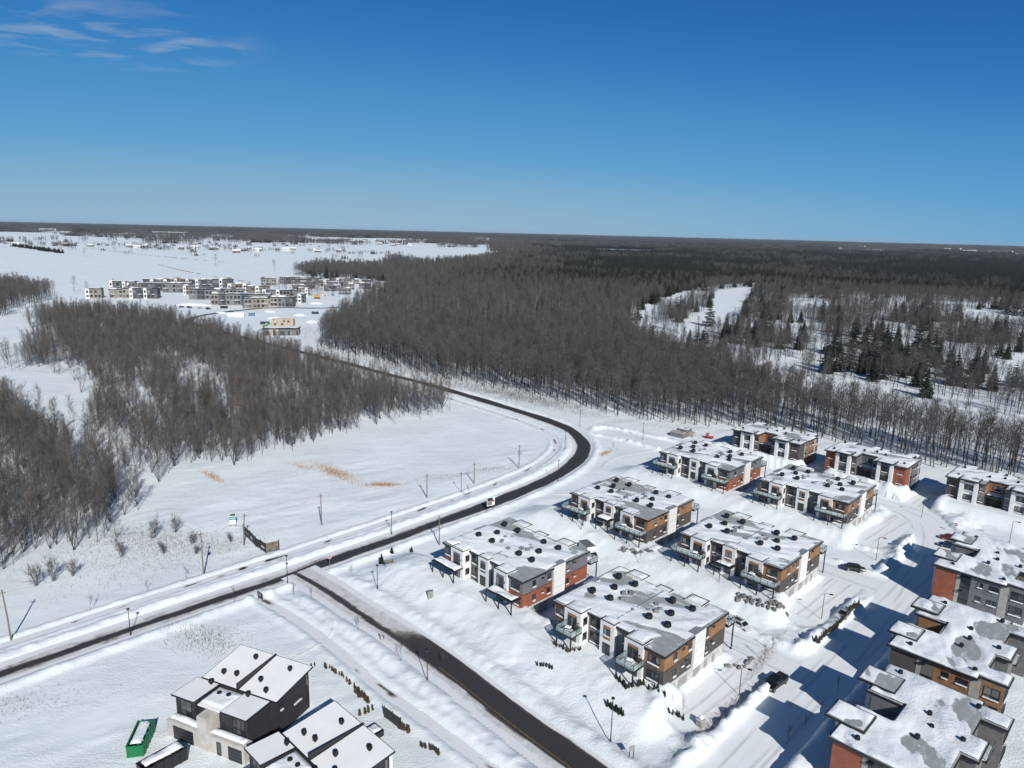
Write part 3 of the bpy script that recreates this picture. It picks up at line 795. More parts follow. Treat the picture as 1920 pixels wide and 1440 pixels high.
print('TREES', len(thin), len(maple), len(xm), len(xg), len(xc))
# ------------------------------------------------------------------ building materials
def brick_mat(name, c1, c2, mortar):
    m, t, b = new_mat(name)
    tcn = t.nodes.new('ShaderNodeTexCoord'); sp = t.nodes.new('ShaderNodeSeparateXYZ'); t.links.new(tcn.outputs['Object'], sp.inputs[0])
    ad = N(t, 'ShaderNodeMath', operation='ADD'); t.links.new(sp.outputs[0], ad.inputs[0]); t.links.new(sp.outputs[1], ad.inputs[1])
    cb = t.nodes.new('ShaderNodeCombineXYZ'); t.links.new(ad.outputs[0], cb.inputs[0]); t.links.new(sp.outputs[2], cb.inputs[1])
    bk = t.nodes.new('ShaderNodeTexBrick'); bk.inputs['Scale'].default_value = 1.0
    bk.inputs['Brick Width'].default_value = 0.42; bk.inputs['Row Height'].default_value = 0.12; bk.inputs['Mortar Size'].default_value = 0.008
    for i, c in ((1, c1), (2, c2), (3, mortar)): bk.inputs[i].default_value = (*c, 1)
    t.links.new(cb.outputs[0], bk.inputs['Vector'])
    nz = N(t, 'ShaderNodeTexNoise', Scale=0.7, Detail=5.0); t.links.new(tcn.outputs['Object'], nz.inputs['Vector'])
    rp = ramp(t, nz.outputs[0], [(0.3, (0.82, 0.82, 0.82)), (0.7, (1.1, 1.1, 1.1))])
    mx = N(t, 'ShaderNodeMixRGB', blend_type='MULTIPLY'); mx.inputs[0].default_value = 1.0
    t.links.new(bk.outputs[0], mx.inputs[1]); t.links.new(rp.outputs[0], mx.inputs[2]); t.links.new(mx.outputs[0], b.inputs['Base Color'])
    b.inputs['Roughness'].default_value = 0.8
    return m
def glass_mat(name, col=(0.02, 0.024, 0.028), rough=0.06):
    m, t, b = new_mat(name)
    oi = t.nodes.new('ShaderNodeObjectInfo')
    rp = ramp(t, oi.outputs['Random'], [(0.0, col), (0.55, tuple(c * 1.6 for c in col)), (0.78, (0.10, 0.105, 0.105)), (1.0, (0.22, 0.22, 0.21))])
    t.links.new(rp.outputs[0], b.inputs['Base Color'])
    b.inputs['Roughness'].default_value = rough; b.inputs['Specular IOR Level'].default_value = 0.6
    return m
def clear_glass(name):
    m, t, b = new_mat(name)
    b.inputs['Base Color'].default_value = (0.4, 0.48, 0.48, 1); b.inputs['Roughness'].default_value = 0.08; b.inputs['Alpha'].default_value = 0.32
    nz = N(t, 'ShaderNodeTexNoise', Scale=1.2); rp = ramp(t, nz.outputs[0], [(0.3, (0.34, 0.44, 0.44)), (0.7, (0.45, 0.55, 0.55))]); t.links.new(rp.outputs[0], b.inputs['Base Color'])
    return m
M_WHITE = plain('white render panel', (0.72, 0.715, 0.70), 0.6, var=0.06, scale=0.8, rand=0.05)
M_WOOD = plain('brown wood panel', (0.285, 0.150, 0.072), 0.6, var=0.16, scale=0.9, rand=0.10)
M_GREYP = plain('grey cladding panel', (0.155, 0.158, 0.165), 0.55, var=0.10, scale=0.8, rand=0.06)
M_DKBRICK = brick_mat('dark brown brick', (0.092, 0.080, 0.070), (0.066, 0.058, 0.053), (0.10, 0.095, 0.09))
M_GREYBRICK = brick_mat('grey stone', (0.17, 0.165, 0.16), (0.13, 0.128, 0.125), (0.2, 0.195, 0.19))
M_REDBRICK = brick_mat('orange red brick', (0.33, 0.098, 0.050), (0.26, 0.075, 0.042), (0.20, 0.10, 0.07))
M_STONE = brick_mat('pale stone', (0.42, 0.40, 0.36), (0.34, 0.325, 0.30), (0.3, 0.29, 0.27))
M_CONC = plain('pale concrete', (0.50, 0.49, 0.47), 0.8, var=0.15, scale=0.7)
M_BLACK = plain('black metal', (0.016, 0.017, 0.019), 0.45, var=0.2, rand=0.2, spec=0.5)
M_VENT = plain('black vent hood', (0.012, 0.013, 0.015), 0.6, var=0.2, rand=0.2)
def dusted_roof():
    m, t, b = new_mat('grey roof membrane')
    tcn = t.nodes.new('ShaderNodeTexCoord'); mpn = N(t, 'ShaderNodeMapping'); mpn.inputs['Rotation'].default_value = (0, 0, R(20)); mpn.inputs['Scale'].default_value = (0.35, 1.1, 1)
    t.links.new(tcn.outputs['Object'], mpn.inputs[0])
    nz = N(t, 'ShaderNodeTexNoise', Scale=1.0, Detail=7.0, Roughness=0.65); t.links.new(mpn.outputs[0], nz.inputs['Vector'])
    rp = ramp(t, nz.outputs[0], [(0.30, (0.27, 0.28, 0.28)), (0.55, (0.33, 0.34, 0.34)), (0.66, (0.52, 0.54, 0.55)), (0.8, (0.78, 0.80, 0.81))])
    t.links.new(rp.outputs[0], b.inputs['Base Color']); b.inputs['Roughness'].default_value = 0.75
    return m
M_ROOF = dusted_roof()
M_GARAGE = plain('grey garage door', (0.30, 0.30, 0.295), 0.5, var=0.06)
M_GLASS = glass_mat('dark window glass')
M_RAIL = clear_glass('clear railing glass')
M_METAL = plain('galvanised metal', (0.42, 0.42, 0.42), 0.45, 0.5, var=0.12)
M_CHAR = brick_mat('charcoal brick', (0.030, 0.031, 0.034), (0.022, 0.023, 0.026), (0.034, 0.034, 0.036))
M_TPO = plain('white roof membrane', (0.86, 0.86, 0.845), 0.7, var=0.04, scale=0.4)
M_BEIGE = plain('beige cement board', (0.50, 0.47, 0.43), 0.8, var=0.12, scale=0.9)
M_PLY = plain('raw plywood sheathing', (0.40, 0.33, 0.25), 0.8, var=0.25, scale=0.7, rand=0.15)

def wbox(mb, face, u0, u1, z0, z1, n0, n1):
    k, c = face
    if k == 'f': mb.box(u0, u1, c - n1, c - n0, z0, z1)
    elif k == 'b': mb.box(u0, u1, c + n0, c + n1, z0, z1)
    elif k == 'r': mb.box(c + n0, c + n1, u0, u1, z0, z1)
    else: mb.box(c - n1, c - n0, u0, u1, z0, z1)
    return mb

def window(root, face, u0, u1, z0, z1, cols=2, rows=1, sill=True, name='window', n=0.055, snow=None):
    b = 0.075; mb = MB()
    wbox(mb, face, u0, u1, z1 - b, z1, -0.02, n + 0.05); wbox(mb, face, u0, u1, z0, z0 + b, -0.02, n + 0.05)
    wbox(mb, face, u0, u0 + b, z0 + b, z1 - b, -0.02, n + 0.05); wbox(mb, face, u1 - b, u1, z0 + b, z1 - b, -0.02, n + 0.05)
    us = np.linspace(u0 + b, u1 - b, cols + 1); zs = [z0 + b, z1 - b] if rows == 1 else [z0 + b, z0 + (z1 - z0) * 0.30, z1 - b]
    for u in us[1:-1]: wbox(mb, face, u - 0.03, u + 0.03, z0 + b, z1 - b, -0.02, n + 0.045)
    for zz in zs[1:-1]: wbox(mb, face, u0 + b, u1 - b, zz - 0.03, zz + 0.03, -0.02, n + 0.04)
    w = mb.build(name, M_BLACK, root)
    for i in range(cols):
        for j in range(len(zs) - 1):
            m2 = wbox(MB(), face, us[i] + (0.03 if i else 0), us[i + 1] - (0.03 if i < cols - 1 else 0), zs[j] + (0.03 if j else 0), zs[j + 1] - (0.03 if j < len(zs) - 2 else 0), 0.0, n)
            m2.build('pane', M_GLASS, w)
    if sill:
        m3 = wbox(MB(), face, u0 + 0.04, u1 - 0.04, z0 + 0.005, z0 + 0.16, n + 0.052, n + 0.26)
        m3.build('sill_snow', M_ROOFSNOW, w)
    return w

def panels(root, face, u0, u1, z0, z1, nu, nz_, mat, holes=(), gap=0.035, th=0.045, name='cladding_panel'):
    us = np.linspace(u0, u1, nu + 1); zs = np.linspace(z0, z1, nz_ + 1)
    for i in range(nu):
        for j in range(nz_):
            wbox(MB(), face, us[i] + gap / 2, us[i + 1] - gap / 2, zs[j] + gap / 2, zs[j + 1] - gap / 2, 0.0, th).build(name, mat, root)

def snow_sheet(root, poly, z, seed, cover=0.6, depth=0.30, step=0.45, inset=0.22, bare=(), name='roof_snow', rag=0.0):
    P = np.array(poly, float); x0, y0 = P.min(0); x1, y1 = P.max(0)
    xs = np.arange(x0, x1 + step, step); ys = np.arange(y0, y1 + step, step)
    X, Y = np.meshgrid(xs, ys); xf, yf = X.ravel(), Y.ravel()
    wx = xf * 0.94 + yf * 0.34; wy = -xf * 0.34 + yf * 0.94
    h = fbm(wx / 7.0 + seed * 13.1, wy / 2.6 + seed * 3.7, seed, 4) - (1 - cover) * 0.9 - 0.12
    h += 0.16 * (fbm(wx / 1.6 + 3, wy / 0.7, seed + 70, 3) - 0.5)
    h += 0.35 * (fbm(wx / 14 + seed, wy / 9, seed + 40, 2) - 0.5)
    for bx, by, br, bs in bare: h -= bs * np.exp(-(((xf - bx) / br) ** 2 + ((yf - by) / (br * 0.8)) ** 2))
    # depth falls off at the edge
    ed = np.full(xf.shape, 1e9)
    n = len(P)
    for i in range(n):
        a, b = P[i], P[(i + 1) % n]; e = b - a; t_ = np.clip(((xf - a[0]) * e[0] + (yf - a[1]) * e[1]) / (e @ e), 0, 1)
        ed = np.minimum(ed, np.hypot(xf - a[0] - t_ * e[0], yf - a[1] - t_ * e[1]))
    ins = inside(xf, yf, poly) & (ed > inset * 0.6)
    zz = np.clip(h, -0.08, 0.45) * depth / 0.3 * np.clip((ed - inset * 0.5) / 0.5, 0.12, 1) + z
    k = np.arange(xf.size).reshape(X.shape)
    F = np.stack([k[:-1, :-1].ravel(), k[:-1, 1:].ravel(), k[1:, 1:].ravel(), k[1:, :-1].ravel()], 1)
    ok = ins[F].all(1) & (zz[F] > z - 0.02).any(1)
    F = F[ok]
    used, inv = np.unique(F, return_inverse=True)
    return link(name, np_mesh(name, np.column_stack([xf, yf, zz])[used], inv.reshape(-1, 4), M_THINSNOW if name == 'roof_snow' else M_ROOFSNOW, smooth=True, attr={'depth': (zz - z)[used]}), root)

def thin_snow():
    # snow that lets the grey membrane through where it is only a dusting
    m = snow_mat('thin roof snow', tone=(0.85, 0.875, 0.885)); t = m.node_tree; b = t.nodes['Principled BSDF']
    src = b.inputs['Base Color'].links[0].from_socket
    at = N(t, 'ShaderNodeAttribute', attribute_name='depth'); geo = t.nodes.new('ShaderNodeNewGeometry')
    nz = N(t, 'ShaderNodeTexNoise', Scale=2.2, Detail=6.0, Roughness=0.7); t.links.new(geo.outputs['Position'], nz.inputs['Vector'])
    a = N(t, 'ShaderNodeMath', operation='MULTIPLY_ADD'); a.inputs[1].default_value = 0.09; a.inputs[2].default_value = -0.045; t.links.new(nz.outputs[0], a.inputs[0])
    c = N(t, 'ShaderNodeMath', operation='ADD'); t.links.new(a.outputs[0], c.inputs[0]); t.links.new(at.outputs['Fac'], c.inputs[1])
    mr_ = N(t, 'ShaderNodeMapRange'); mr_.inputs[1].default_value = 0.0; mr_.inputs[2].default_value = 0.055; t.links.new(c.outputs[0], mr_.inputs[0])
    mx = N(t, 'ShaderNodeMixRGB'); mx.inputs[1].default_value = (0.32, 0.33, 0.33, 1); t.links.new(mr_.outputs[0], mx.inputs[0]); t.links.new(src, mx.inputs[2]); t.links.new(mx.outputs[0], b.inputs['Base Color'])
    return m
M_THINSNOW = thin_snow()
def vent_mesh():
    mb = MB()
    rings = []
    for r_, z_ in ((0.30, 0.0), (0.30, 0.28), (0.55, 0.34), (0.60, 0.62), (0.50, 0.98), (0.28, 1.08)):
        rings.append([(r_ * math.cos(t), r_ * math.sin(t), z_) for t in [2 * math.pi * i / 8 for i in range(8)]])
    return mb.loft(rings).mesh('roof_vent', M_VENT)
VENT = vent_mesh()
def small_vent_mesh():
    mb = MB(); mb.box(-0.32, 0.32, -0.32, 0.32, 0, 0.25)
    for i in range(4): mb.box(-0.42 + 0.02 * i, 0.42 - 0.02 * i, -0.42 + 0.02 * i, 0.42 - 0.02 * i, 0.30 + 0.13 * i, 0.36 + 0.13 * i)
    mb.box(-0.28, 0.28, -0.28, 0.28, 0.25, 0.76)
    return mb.mesh('condenser', M_METAL)
SVENT = small_vent_mesh()

def railing(root, pts, z, h=1.05, post=0.035, name='railing'):
    """glass guard along a polyline: posts and a top bar, with each glass panel a part of it"""
    mb = MB(); gl = []
    for (a, b) in zip(pts[:-1], pts[1:]):
        a = np.array(a); b = np.array(b); L = np.linalg.norm(b - a); n = max(1, int(round(L / 1.5)))
        d = (b - a) / L
        for i in range(n + 1):
            p = a + (b - a) * i / n
            mb.box(p[0] - post, p[0] + post, p[1] - post, p[1] + post, z, z + h)
        nn = np.array([-d[1], d[0]]) * 0.03
        q = [a + nn, b + nn, b - nn, a - nn]
        mb.prism([tuple(t) for t in q], z + h + 0.002, z + h + 0.06)
        for i in range(n):
            p0 = a + (b - a) * (i / n) + d * (post + 0.02); p1 = a + (b - a) * ((i + 1) / n) - d * (post + 0.02); n2 = nn * 0.35
            gl.append([tuple(p0 + n2), tuple(p1 + n2), tuple(p1 - n2), tuple(p0 - n2)])
    r_ = mb.build(name, M_BLACK, root)
    for q in gl: MB().prism(q, z + 0.09, z + h - 0.02).build('glass_panel', M_RAIL, r_)
    return r_

def balcony(root, x0, x1, y0, y1, z, grade, posts, rail=True, seed=1, back=False):
    mb = MB().box(x0, x1, y0, y1, z - 0.22, z)
    b = mb.build('balcony', M_BLACK, root)
    for px, py in posts: MB().box(px - 0.10, px + 0.10, py - 0.10, py + 0.10, grade - 1.6, z - 0.225).build('post', M_BLACK, b)
    snow_sheet(b, [(x0, y0), (x1, y0), (x1, y1), (x0, y1)], z + 0.01, seed, 0.95, 0.3 if rail else 0.36, 0.3, 0.05, name='snow')
    if rail:
        e = 0.06
        yo = y1 - e if back else y0 + e; yi = y0 if back else y1
        railing(root, [(x0 + e, yi), (x0 + e, yo), (x1 - e, yo), (x1 - e, yi)], z)

GR = 2.75      # grade of the front garden above the garages
BLACKV = [(3.4, 7.6), (5.4, 11.5), (7.4, 15.8), (3.2, 15.9), (7.6, 7.8), (15.8, 7.7), (18.0, 11.5), (19.8, 15.8), (15.7, 15.8), (19.8, 7.8)]
SMALLV = [(7.8, 11.6), (8.7, 12.8), (8.6, 9.9), (12.3, 8.1), (14.3, 10.1), (14.2, 12.9), (15.5, 12.0), (15.6, 10.6)]
def six_plex(loc, rz, scheme, style, canopy, seed, label, vents=None, bare=None):
    up, lo, pan = (M_WOOD, M_DKBRICK, M_WOOD) if scheme == 'wood' else (M_GREYP, M_REDBRICK, M_GREYP)
    root = empty('apartment_building', (loc[0], loc[1], 0), rz, label, 'building', 'six-unit apartment buildings')
    D = 20.8
    MB().box(0.4, 24.0, 2.3, 18.6, -0.6, 8.45).build('wall', M_GREYBRICK, root)
    for x0, x1 in ((0.4, 3.2), (20.2, 24.0)):
        o_ = MB().box(x0 + (0.0 if x0 < 1 else 0.01), x1 - (0.01 if x0 < 1 else 0), 0.6, 2.28, GR - 1.6, 8.45).build('end_bay', lo, root)
        MB().box(x0 + (0.0 if x0 < 1 else 0.01), x1 - (0.01 if x0 < 1 else 0), 18.62, D - 0.5, -0.6, 8.45).build('end_bay', lo, root)
    # foundation walls with the garages
    for fx in (('r', 24.0), ('l', 0.4)):
        wbox(MB(), fx, 0.7, D - 0.7, -0.5, GR - 0.04, 0.0, 0.07).build('foundation_wall', M_CONC, root)
        for y0, y1, zt in ((1.6, 4.3, 2.25), (5.3, 8.0, 2.25), (10.0, 12.2, 2.25), (13.6, 14.6, 2.1), (16.3, 17.2, 2.1)):
            g_ = wbox(MB(), fx, y0, y1, 0.0, zt, 0.072, 0.10).build('garage_door', M_GARAGE, root)
            for j in range(1, 4): wbox(MB(), fx, y0, y1, zt * j / 4 - 0.015, zt * j / 4 + 0.015, 0.102, 0.112).build('panel_seam', M_BLACK, g_)
    # side cladding: upper panels, brick below, white fin between
    for fx in (('r', 24.0), ('l', 0.4)):
        for y0, y1, nu in ((0.6, 9.25, 4), (12.75, D - 0.5, 3)):
            panels(root, fx, y0, y1, 5.80, 8.44, nu, 2, up)
            wbox(MB(), fx, y0, y1, GR, 5.70, 0.0, 0.05).build('brick_wall', lo, root)
            wbox(MB(), fx, y0, y1, 5.702, 5.798, 0.0, 0.075).build('trim', M_BLACK, root)
        f_ = wbox(MB(), fx, 9.27, 12.73, GR - 0.3, 9.05, -0.9, 0.42).build('white_fin', M_WHITE, root)
        for j in range(1, 4): wbox(MB(), fx, 9.27, 12.73, GR + 1.55 * j, GR + 1.55 * j + 0.03, 0.421, 0.424).build('seam', M_GREYP, f_)
        wbox(MB(), fx, 9.2, 12.8, 9.052, 9.12, -0.95, 0.46).build('coping', M_METAL, f_)
        for u0, u1, z0, z1, c in ((3.3, 4.3, 6.5, 7.9, 1), (7.7, 8.7, 6.5, 7.9, 1), (13.3, 14.3, 6.5, 7.9, 1), (3.3, 4.3, 3.5, 4.9, 1), (7.5, 8.6, 3.5, 4.9, 2), (13.3, 14.3, 3.5, 4.9, 1)):
            window(root, fx, u0, u1, z0, z1, c, 2)
        for u0, z0 in ((5.9, 7.35), (15.7, 7.45), (5.8, 4.3), (15.7, 4.4)): window(root, fx, u0, u0 + 0.8, z0, z0 + 0.42, 1, 1, z0 < 5)
        for u0, z0 in ((6.9, 8.0), (15.2, 8.0), (6.9, 5.1), (15.2, 5.1)): wbox(MB(), fx, u0, u0 + 0.22, z0, z0 + 0.25, 0.05, 0.28).build('wall_vent', M_BLACK, root)
    # white projecting bays, front and back
    for fr_, Y, s_ in (('f', 0.0, 1), ('b', D + 0.4, -1)):
        def yy(a, b): return (Y + a, Y + b) if s_ == 1 else (Y - b, Y - a)
        for i, (x0, x1, off, dp) in enumerate(((3.2, 7.0, 0.0, 2.9), (10.35, 13.35, 1.35, 1.6), (16.5, 20.2, 0.0, 2.9))):
            y0, y1 = yy(off, off + dp)
            wb = MB().box(x0, x1, y0, y1, GR - 1.6 if s_ == 1 else -0.6, 9.02).build('white_bay', M_WHITE, root)
            fc = (fr_, Y + off if s_ == 1 else Y - off)
            for zz in (5.72, 8.30): wbox(MB(), fc, x0, x1, zz, zz + 0.03, 0.0, 0.004).build('seam', M_GREYP, wb)
            cp = MB()
            wbox(cp, fc, x0 - 0.05, x1 + 0.05, 9.022, 9.10, -0.16, 0.05)
            for xx in (x0 - 0.05, x1 - 0.11): cp.box(xx, xx + 0.16, *( (y0 + 0.165, y1) if s_ == 1 else (y0, y1 - 0.165)), 9.022, 9.10)
            cp.build('coping', M_BLACK, wb)
            snow_sheet(wb, [(x0 + .1, y0 + .1), (x1 - .1, y0 + .1), (x1 - .1, y1 + (0.8 if s_ == 1 else -.1)), (x0 + .1, y1 + (0.8 if s_ == 1 else -.1))], 9.01, seed + i, 0.9, 0.22, 0.35, 0.05, name='snow')
            cx = (x0 + x1) / 2
            if i == 1:
                window(root, fc, cx - 0.75, cx + 0.75, 6.4, 7.75, 2, 1, n=0.02)
                for z0, z1 in ((7.78, 8.28), (5.75, 6.36)): wbox(MB(), fc, cx - 0.75, cx + 0.75, z0, z1, 0.0, 0.05).build('accent_panel', pan, wb)
                window(root, fc, cx - 0.8, cx + 0.8, GR + 0.15, 5.0, 2, 1, False, 'entry_door', n=0.02)
            else:
                window(root, fc, cx - 1.05, cx + 1.05, 5.68, 7.72, 3, 1, False, 'patio_door', n=0.02)
                wbox(MB(), fc, cx - 1.05, cx + 1.05, 7.75, 8.25, 0.0, 0.05).build('accent_panel', pan, wb)
                window(root, fc, cx - 1.05, cx + 1.05, GR + 0.12, 5.0, 3, 1, False, 'patio_door', n=0.02)
                wbox(MB(), fc, x1 - 0.55, x1 - 0.40, 6.9, 7.15, 0.0, 0.12).build('wall_lamp', M_BLACK, wb)
                if s_ == 1:
                    for z0 in (6.35, 3.4): window(root, ('r', x1), 0.75, 1.85, z0, z0 + 1.55, 1, 2, n=0.02)
        # recesses and end bays
        wy = 2.3 if s_ == 1 else 18.6
        for x0, x1 in ((7.5, 9.9), (14.6, 16.1)):
            for z0, z1 in ((6.05, 8.1), (3.15, 5.2)): window(root, (fr_, wy), x0, x1, z0, z1, 3 if x1 - x0 > 2 else 2, 2, n=0.03)
        ey = 0.6 if s_ == 1 else D - 0.5
        for x0, x1 in ((0.41, 3.18), (20.22, 23.99)):
            panels(root, (fr_, ey), x0, x1, 5.80, 8.44, 1, 1, up)
            cx = (x0 + x1) / 2; hw = min(1.15, (x1 - x0) / 2 - 0.4)
            for z0, z1 in ((6.25, 7.9), (3.35, 5.0)): window(root, (fr_, ey), cx - hw, cx + hw, z0, z1, 3 if hw > 1 else 2, 2)
    # roof
    out = [(0, 0.2), (3.18, 0.2), (3.18, 1.75), (20.22, 1.75), (20.22, 0.2), (24.4, 0.2), (24.4, D - 0.1), (20.22, D - 0.1), (20.22, 19.2), (3.18, 19.2), (3.18, D - 0.1), (0, D - 0.1)]
    rf = MB().prism(out, 8.452, 8.80).build('roof', M_BLACK, root)
    ins = [(0.12, 0.32), (3.06, 0.32), (3.06, 1.87), (20.34, 1.87), (20.34, 0.32), (24.28, 0.32), (24.28, D - 0.22), (20.34, D - 0.22), (20.34, 19.08), (3.06, 19.08), (3.06, D - 0.22), (0.12, D - 0.22)]
    MB().prism(ins, 8.79, 8.806).build('roof_membrane', M_ROOF, rf)
    MB().box(12.0, 12.22, 2.0, 19.0, 8.80, 8.96).build('party_wall_ridge', M_METAL, rf)
    snow_sheet(rf, out, 8.812, seed, 0.80, 0.30, 0.42, 0.2, bare or [(22.5, 2.5, 3.4, 0.5), (3, 18, 3.2, 0.5), (22, 18, 2.6, 0.22), (9, 17, 2.5, 0.25)])
    gg = np.random.default_rng(seed)
    for i, (vx, vy) in enumerate(vents or BLACKV):
        o_ = link('roof_vent', VENT, root, (vx + gg.normal(0, 0.1), vy + gg.normal(0, 0.1), 8.80)); o_.rotation_euler = (0, 0, gg.uniform(0, 1)); o_.scale = (1.15, 1.15, 1.12)
    for vx, vy in SMALLV:
        o_ = link('condenser', SVENT, root, (vx, vy, 8.80)); s_ = gg.uniform(0.65, 1.1); o_.scale = (s_, s_, s_); o_.rotation_euler = (0, 0, gg.uniform(0, 1))
    # balconies
    if style == 'short':
        balcony(root, 3.7, 7.35, -2.9, -0.01, 5.6, GR, [(3.9, -2.7), (7.15, -2.7)], True, seed + 5)
        balcony(root, 16.9, 20.6, -2.9, -0.01, 5.6, GR, [(17.1, -2.7), (20.4, -2.7)], True, seed + 6)
    else:
        rl = style == 'long'
        balcony(root, -0.1, 7.2, -2.7, -0.01, 5.55, GR, [(0.1, -2.5), (3.6, -2.5), (7.0, -2.5)], rl, seed + 5)
        balcony(root, 16.8, 24.3, -2.7, -0.01, 5.55, GR, [(17.0, -2.5), (20.6, -2.5), (24.1, -2.5)], rl, seed + 6)
    balcony(root, 17.2, 24.2, D + 0.41, D + 3.0, 5.55, 0.5, [(17.4, D + 2.8), (24.0, D + 2.8)], True, seed + 7, back=True)
    if canopy:
        c_ = MB().box(9.9, 13.8, -1.3, 1.3, 5.30, 5.55).build('entry_canopy', M_BLACK, root)
        for px in (10.05, 13.65): MB().box(px - 0.1, px + 0.1, -1.2, -1.0, GR - 1.2, 5.297).build('post', M_BLACK, c_)
        snow_sheet(c_, [(9.9, -1.3), (13.8, -1.3), (13.8, 1.3), (9.9, 1.3)], 5.56, seed + 9, 1.0, 0.42, 0.3, 0.05, name='snow')
    return root

A45 = R(-45)
six_plex((-14.4, 142.6), A45, 'grey', 'canopy', False, 11, 'grey and orange brick apartment building whose front porches carry snow-covered roofs, nearest the side road')
six_plex((8.2, 119.0), A45, 'wood', 'short', False, 12, 'nearest brown wood apartment building with two small square glass balconies in front', bare=[(22.8, 2.2, 3.6, 0.6), (3, 18.5, 3.0, 0.45), (16, 18, 3, 0.3), (22, 18, 3, 0.3), (3.4, 7, 1.6, 0.3)])
six_plex((15.5, 174.2), A45, 'wood', 'long', True, 13, 'brown wood apartment building beside the road bend, above curved snowy steps', bare=[(20.5, 2.6, 5, 0.6), (6, 18, 4.0, 0.5)])
six_plex((38.6, 150.6), A45, 'wood', 'long', True, 14, 'brown wood apartment building above the widest grey boulder wall, with a snowy entry canopy', bare=[(22, 4, 3.2, 0.35), (4, 17.5, 4.4, 0.7)])
six_plex((46.0, 211.6), A45, 'grey', 'long', False, 15, 'grey and orange brick apartment building below the small grey service hut', bare=[(22.5, 2.2, 3.6, 0.55)])
six_plex((69.2, 187.9), R(-44), 'wood', 'long', False, 16, 'brown wood apartment building in front of the red brick building at the forest edge', bare=[(22.5, 3, 3, 0.4), (3.5, 18, 4.2, 0.6)])

